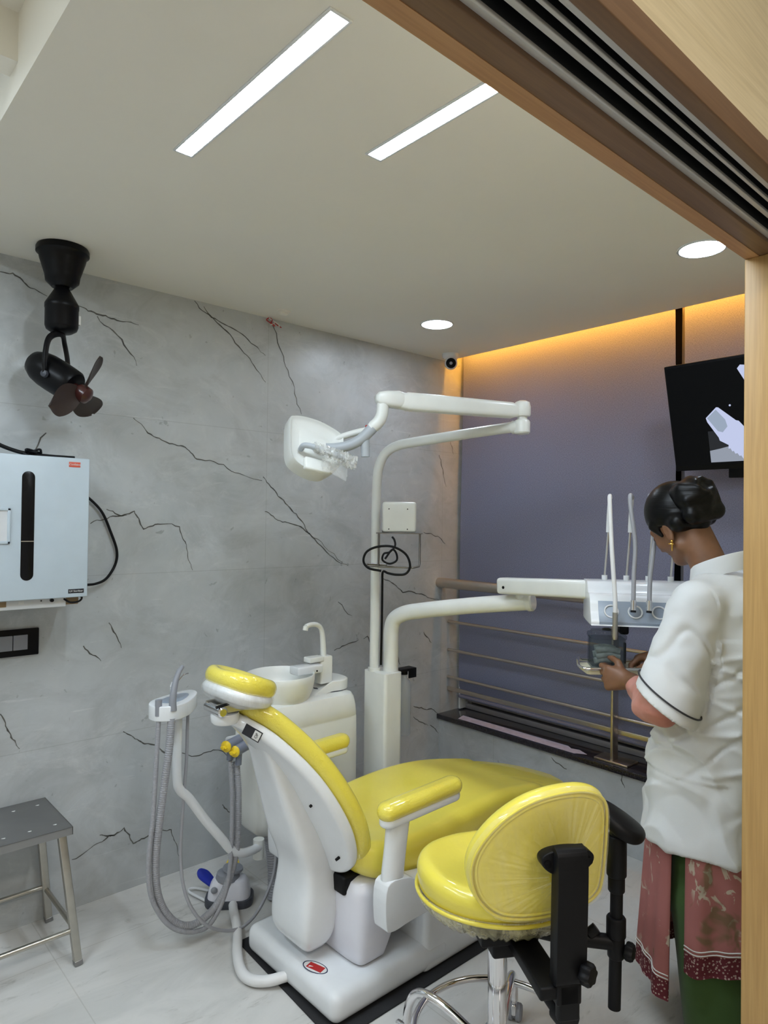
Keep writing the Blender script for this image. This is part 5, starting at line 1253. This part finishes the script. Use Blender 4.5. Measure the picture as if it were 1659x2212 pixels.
# hair with a bun
Hh = Field(tuple(hcn-.2), tuple(hcn+np.array([.2, .2, .2])), .004)
Hh.ell(hp3(0, -.016, .026), (.084, .101, .097), HR, .01)
nrm_p = nrm(HU-HN*.62)
def hairline(X, Y, Z):
    n = (X-hcn[0])*HN[0]+(Y-hcn[1])*HN[1]+(Z-hcn[2])*HN[2]; u = (Y-hcn[1])*HU[1]+(Z-hcn[2])*HU[2]+0*X
    return (u-(-.012+.68*n-.10*np.clip(-n-.03, 0, .05)))*.85
Hh.fn(hcn-.2, hcn+.2, hairline, .012, True)
Hh.cap(hp3(-.060, -.055, -.035), hp3(.060, -.055, -.035), .030, k=.02); Hh.cap(hp3(0, -.07, -.045), hp3(0, -.085, -.03), .04, k=.02)
for s in (-1, 1): Hh.cap(hp3(s*.070, .026, .010), hp3(s*.069, .020, -.030), .016, .006, .012)
V, F = Hh.mesh(); V = V+0
hr_ = obj('hair', (pm_(V), F), 'hair', PW, None)
Hb = Field(tuple(hcn-.24), tuple(hcn+.16), .004)
Hb.ell(hp3(0, -.112, .012), (.069, .052, .060), HR, .01); Hb.cap(hp3(-.045, -.105, -.045), hp3(.045, -.105, -.045), .030, .030, .015); Hb.ell(hp3(0, -.085, .050), (.050, .030, .028), HR, .02)
for a in range(6):
    an = a*PI/3+.4; Hb.cap(hp3(.062*math.cos(an), -.13, .012+.052*math.sin(an)), hp3(.03*math.cos(an+.9), -.168, .012+.028*math.sin(an+.9)), .009, .006, .022)
V, F = Hb.mesh(); obj('hair_bun', (pm_(V), F), 'hair', hr_, None)
# earring
g = G(); c0 = hp3(-.077, -.008, -.068)
g.sphere(tuple(pm_(c0)), .0048, None, 12); g.tube([tuple(pm_(c0+np.array([-.002+.008*math.cos(t), .0085*math.sin(t), -.008+.0]))) for t in np.linspace(0, 2*PI, 17)[:-1]], .0018, 8, 0, closed=True)
g.tube([tuple(pm_(c0+np.array([0, -.001, -.004]))), tuple(pm_(c0+np.array([0, -.001, -.020]))), tuple(pm_(c0+np.array([0, -.001, -.030])))], lambda t: .0042-.0025*t, 10); obj('earring', g, 'gold', PW)

# coat
def interp_z(Z, tab):
    z = [q[0] for q in tab]; return [np.interp(Z, z, [q[i] for q in tab]) for i in range(1, len(tab[0]))]
TAB = [(.50, .232, .200, .028), (.60, .226, .194, .026), (.75, .208, .176, .020), (.90, .192, .160, .014), (1.02, .184, .150, .010), (1.15, .182, .142, .004), (1.25, .168, .118, -.006), (1.31, .125, .085, -.004), (1.37, .07, .07, 0)]
C = Field((-.37, -.27, .54), (.37, .27, 1.42), .0055)
def torso(X, Y, Z):
    rx, ry, cy = interp_z(Z, TAB); v = (np.sqrt((X/rx)**2+((Y-cy)/ry)**2)-1)*np.minimum(rx, ry)*.95
    return np.maximum(np.maximum(v, .575+.03*Y-Z), Z-1.345)
C.fn((-.3, -.26, .55), (.3, .26, 1.36), torso, 0)
C.ell((0, -.055, 1.225), (.135, .080, .105), k=.05)
for s in (-1, 1): C.cap((0, 0, 1.315), (s*.150, -.008, 1.283), .048, .058, .04)
SL = {}
for s, el in ((-1, EL), (1, ER_)):
    a = np.array([s*.160, -.005, 1.262]); b = np.array(el)+np.array([0, .0, -.02]); ax_ = nrm(b-a); hemn = nrm(ax_+np.array([0, .42, 0])); hemc = a+(b-a)*.93
    SL[s] = (a, b, ax_, hemn, hemc)
    def sleeve(X, Y, Z, a=a, b=b, hemn=hemn, hemc=hemc):
        ab = b-a; L = ab@ab; t = np.clip(((X-a[0])*ab[0]+(Y-a[1])*ab[1]+(Z-a[2])*ab[2])/L, 0, 1.3)
        v = np.sqrt((X-a[0]-t*ab[0])**2+(Y-a[1]-t*ab[1])**2+(Z-a[2]-t*ab[2])**2)-(.074+.020*t)
        return np.maximum(v, (X-hemc[0])*hemn[0]+(Y-hemc[1])*hemn[1]+(Z-hemc[2])*hemn[2])
    C.fn(np.minimum(a, b)-.14, np.maximum(a, b)+.14, sleeve, .022)
V, F = C.mesh()
from mathutils import noise as mnoise
def normals(V, F):
    n = np.cross(V[F[:, 2]]-V[F[:, 0]], V[F[:, 3]]-V[F[:, 1]]); N = np.zeros_like(V)
    for i in range(4): np.add.at(N, F[:, i], n)
    return N/(np.linalg.norm(N, axis=1)[:, None]+1e-12)
N = normals(V, F)
D = np.zeros(len(V))
for i, p in enumerate(V):
    x, y, z = p
    side = abs(x) > .17 and z > .98
    hd_ = 1
    for s_ in SL.values():
        ab_ = s_[1]-s_[0]; tt = min(1.2, max(0, float((p-s_[0])@ab_)/float(ab_@ab_))); da = float(np.linalg.norm(p-s_[0]-ab_*tt)); dh = -float((p-s_[4])@s_[3])
        if da < .108 and -.03 < dh < .10 and abs(x) > .14: hd_ = min(1, max(0, dh-.050)/.05)
    if side:      # sleeve: creases running round the arm
        q = mnoise.noise(Vector((x*9, y*9-z*6, z*16+y*9)))+.5*mnoise.noise(Vector((x*20+4, y*20, z*30)))
        cz = mnoise.noise(Vector((x*11+z*3, y*11, z*4.5+y*3))); D[i] = (.0065*q-.009*math.exp(-(cz/.11)**2))*hd_
    else:
        q = mnoise.noise(Vector((x*7+2, y*7+z*3.2, z*5.5-y*5)))
        rdg = 1-abs(mnoise.noise(Vector((x*5+z*2.4, y*6, z*6.5+x*4+8))))*2.4
        D[i] = .008*q+.016*max(0, rdg)*(1.3 if .78 < z < 1.18 else .7)+.0035*mnoise.noise(Vector((math.atan2(y, x)*5, z*2.2, 3)))*max(0, 1-(z-.56)/.4)*2.2
    if not side:
        c1 = mnoise.noise(Vector((x*3.6+z*3.4+3, y*4+5, z*4.2-y*3.2))); c2 = mnoise.noise(Vector((x*4.4-z*4+1, y*3.5-2, z*5+y*4)))
        D[i] -= (.010*math.exp(-(c1/.075)**2)+.008*math.exp(-(c2/.07)**2))*min(1, max(0, (z-.60)/.12))*(1 if .85 < z else .55)
    D[i] *= min(1, max(0, (1.33-z)/.06))*hd_
# draw the cloth in at the waist and pull folds from armpit to waist on the back
for k in range(7):
    z0 = 1.16-.052*k; th = .10+.02*k
    D += .012*np.exp(-((V[:, 2]-(z0+.42*(np.abs(V[:, 0])-.12)*(1 if k % 2 else -1)+.25*V[:, 1]))/.0095)**2)*np.clip((V[:, 1]*-1+.10)/.2, 0, 1)*(np.abs(V[:, 0]) < .19)*(V[:, 2] > .7)*(.6+.4*math.sin(k*2.1))
V = V+N*D[:, None]
coat = obj('white_coat', (pm_(V), F), 'coat', PW, None)
g = G(); R = []
for r, dz in ((.064, -.012), (.066, .034), (.0675, .040), (.0700, .034), (.073, -.016)):
    R.append([tuple(pm_((r*math.cos(t)*1.05, .010+r*math.sin(t)*1.18, 1.356+dz-.46*r*math.sin(t)))) for t in np.linspace(0, 2*PI, 49)[:-1]])
g.rings(R, False); obj('collar', g, 'coat', coat, 60)
for s in (-1, 1):
    a, b, ax_, hemn, hemc = SL[s]; ring = []
    e1 = nrm(np.cross(ax_, (0, 1, 0))); e2 = np.cross(ax_, e1)
    for t in np.linspace(0, 2*PI, 49)[:-1]:
        d = e1*math.cos(t)+e2*math.sin(t); r = .074+.020*.85; c = a+d*(r+.004)
        # move along the arm until the plane 32 mm above the hem
        k = ((hemc-hemn*.034-c)@hemn)/(ax_@hemn); t_ = k/np.linalg.norm(b-a); c = a+d*(.074+.020*min(1.3, max(0, t_))+.0042)+ax_*k; ring.append(tuple(pm_(c)))
    g = G(); g.tube(ring, .0026, 8, 0, closed=True); obj('sleeve_piping', g, 'piping', coat, None)
# sleeves of the tunic showing below the coat
for el, wr in ((EL, WL), (ER_, WR)):
    el, wr = np.array(el), np.array(wr); S_ = Field(np.minimum(el, wr)-.11, np.maximum(el, wr)+.11, .0045)
    e = el+(wr-el)*.74; dd = nrm(wr-el)
    S_.cap(el+np.array([0, -.01, .05]), el, .050, .050, .02); S_.cap(el, e, .050, .039, .02); S_.ell(el+np.array([.01, .05, -.018]), (.040, .05, .036), None, .03)
    S_.fn(e-.2, e+.2, lambda X, Y, Z: -((X-e[0])*dd[0]+(Y-e[1])*dd[1]+(Z-e[2])*dd[2]), 0, True)
    V, F = S_.mesh(); N = normals(V, F)
    D = np.array([.004*mnoise.noise(Vector(p)*28)+.004*mnoise.noise(Vector((p[0]*10, p[1]*10, p[2]*40))) for p in V]); V = V+N*D[:, None]
    obj('tunic_sleeve', (pm_(V), F), 'pinksleeve', PW, None)
# tunic skirt: front and back panels open at the sides
def panel_(t0, t1, zt, zb, name, ph):
    nt, nz = 60, 40; V = []; F = []
    for side in (0, 1):
        for i in range(nt+1):
            for k in range(nz+1):
                u = i/nt; t = t0+(t1-t0)*u; s = k/nz; z = zt+(zb-zt)*s
                rx, ry = .205+.02*s, .172+.03*s; f = .008*s*math.sin(t*9+ph)+.005*s*math.sin(t*17+ph*2+s*2)
                r = 1+f/.2-side*.016
                V.append((rx*r*math.cos(t), .022+ry*r*math.sin(t), z+.008*math.sin(t*3+ph)*s))
    st = (nt+1)*(nz+1)
    for i in range(nt):
        for k in range(nz):
            a = i*(nz+1)+k; q = (a, a+1, a+nz+2, a+nz+1); F.append(q); F.append(tuple(v+st for v in q[::-1]))
    for k in range(nz):
        for i in (0, nt):
            a = i*(nz+1)+k; q = (a, a+1, a+1+st, a+st); F.append(q if i else q[::-1])
    for i in range(nt):
        for k in (0, nz):
            a = i*(nz+1)+k; b = a+nz+1; q = (a, b, b+st, a+st); F.append(q if k else q[::-1])
    g = G(); mi = 0
    g.v = [tuple(p) for p in pm_(V)]; g.f = F; g.m = []
    for q in F:
        kk = max(v % (nz+1) for v in q); g.m.append(1 if kk > nz*(1-.055/abs(zb-zt)) else 0)
    g2 = g; o = obj(name, g2, ['print', 'border'], PW, None)
    # two fine stripes above the border
    for off in (.062, .072):
        s = 1-off/abs(zb-zt); pts = []
        for i in range(nt+1):
            t = t0+(t1-t0)*i/nt; rx, ry = .205+.02*s, .172+.03*s; f = .008*s*math.sin(t*9+ph)+.005*s*math.sin(t*17+ph*2+s*2); r = 1+f/.2+.008
            pts.append(tuple(pm_((rx*r*math.cos(t), .022+ry*r*math.sin(t), zt+(zb-zt)*s+.008*math.sin(t*3+ph)*s))))
        g = G(); g.tube(pts, .0017, 6); obj('border_stripe', g, 'whitesticker', o, None)
panel_(math.radians(4), math.radians(176), .72, .150, 'tunic_front', .4)
panel_(math.radians(189), math.radians(351), .72, .262, 'tunic_back', 1.7)
# trousers
Tr = Field((-.25, -.25, .02), (.25, .25, .92), .006)
Tr.ell((0, 0, .78), (.15, .11, .10))
for s in (-1, 1): Tr.cap((s*.078, .0, .78), (s*.092, .0, .42), .095, .098, .03); Tr.cap((s*.092, .0, .42), (s*.088, -.050, .050), .098, .094, .02)
Tr.fn((-.25, -.25, .0), (.25, .25, .06), lambda X, Y, Z: Z-.030+0*X+0*Y, 0, True)
V, F = Tr.mesh(); N = normals(V, F); D = np.array([.007*mnoise.noise(Vector((p[0]*9, p[1]*9, p[2]*3))) for p in V]); V = V+N*D[:, None]
obj('trousers', (pm_(V), F), 'trouser', PW, None)

# ================================================================== TRAY AND JAR AT THE WOMAN'S HANDS
tc = Vector((-.800, -1.535, 1.002)); ti = thing('instrument_tray', 'small cream tray with chrome rail under the glass jar, held by the woman', 'tray', tuple(tc))
TT = mat_from(tc, R3, FW, (0, 0, 1))
g = G(); g.prism(rrect(-.085, .12, -.055, .06, .014, 4), 0, .018, TT, 0, .004); obj('plate', g, 'lips', ti, 45)
g = G(); g.tube([TT @ Vector(p) for p in [(.12, -.062, .021), (-.075, -.062, .021), (-.098, -.05, .021), (-.104, -.02, .024), (-.092, .03, .036), (-.075, .062, .030), (-.06, .068, .024), (.12, .068, .021)]], .0055, 12, 5); obj('rail', g, 'chrome', ti)
jc = tc+Vector((0, 0, .019)); ja = thing('glass_jar', 'square smoky glass jar with cotton rolls inside, standing on the small tray', 'jar', tuple(jc))
JT = mat_from(jc+R3*(-.005), (R3*.99-FW*.12).normalized(), (FW*.99+R3*.12).normalized(), (0, 0, 1))
g = G(); R = []
ro_ = rrect(-.056, .056, -.046, .046, .012, 4); ri_ = rrect(-.0525, .0525, -.0425, .0425, .010, 4)
for o_, z in ((ro_, 0), (ro_, .096), (ri_, .096), (ri_, .004)): R.append([JT @ Vector((x, y, z)) for x, y in o_])
g.rings(R); obj('jar_body', g, 'smokeglass', ja, 40)
g = G(); R = []
for k, z in ((1.04, .0965), (1.05, .099), (1.05, .107), (1.0, .111), (.86, .111), (.84, .118), (.80, .120), (.5, .120)): R.append([JT @ Vector((x*k, y*k, z)) for x, y in ro_])
g.rings(R); ld = obj('lid', g, 'smokeglass', ja, 40)
g = G(); g.lathe([(.001, .120), (.014, .120), (.016, .124), (.010, .127), (.001, .127)], JT, 24); obj('lid_boss', g, 'darkgrey', ld)
g = G(); g.box((.060, .0, .045), (.006, .018, .07), .002, JT); obj('jar_clip', g, 'black', ja)
rr = random.Random(8)
g = G()
for k in range(9):
    a = rr.uniform(-.6, .6); z = .016+.0175*(k//3)+rr.uniform(0, .004); yy = -.026+.026*(k % 3)
    g.tube([JT @ Vector((-.038*math.cos(a)+rr.uniform(-.006, .006), yy-.01*math.sin(a), z)), JT @ Vector((0, yy, z+.006)), JT @ Vector((.038*math.cos(a), yy+.01*math.sin(a), z))], .0105, 12, 4)
cg = tag(obj('cotton_filling', g, 'gauze'), 'pale cotton rolls piled inside the smoky glass jar', 'cotton'); cg['kind'] = 'stuff'
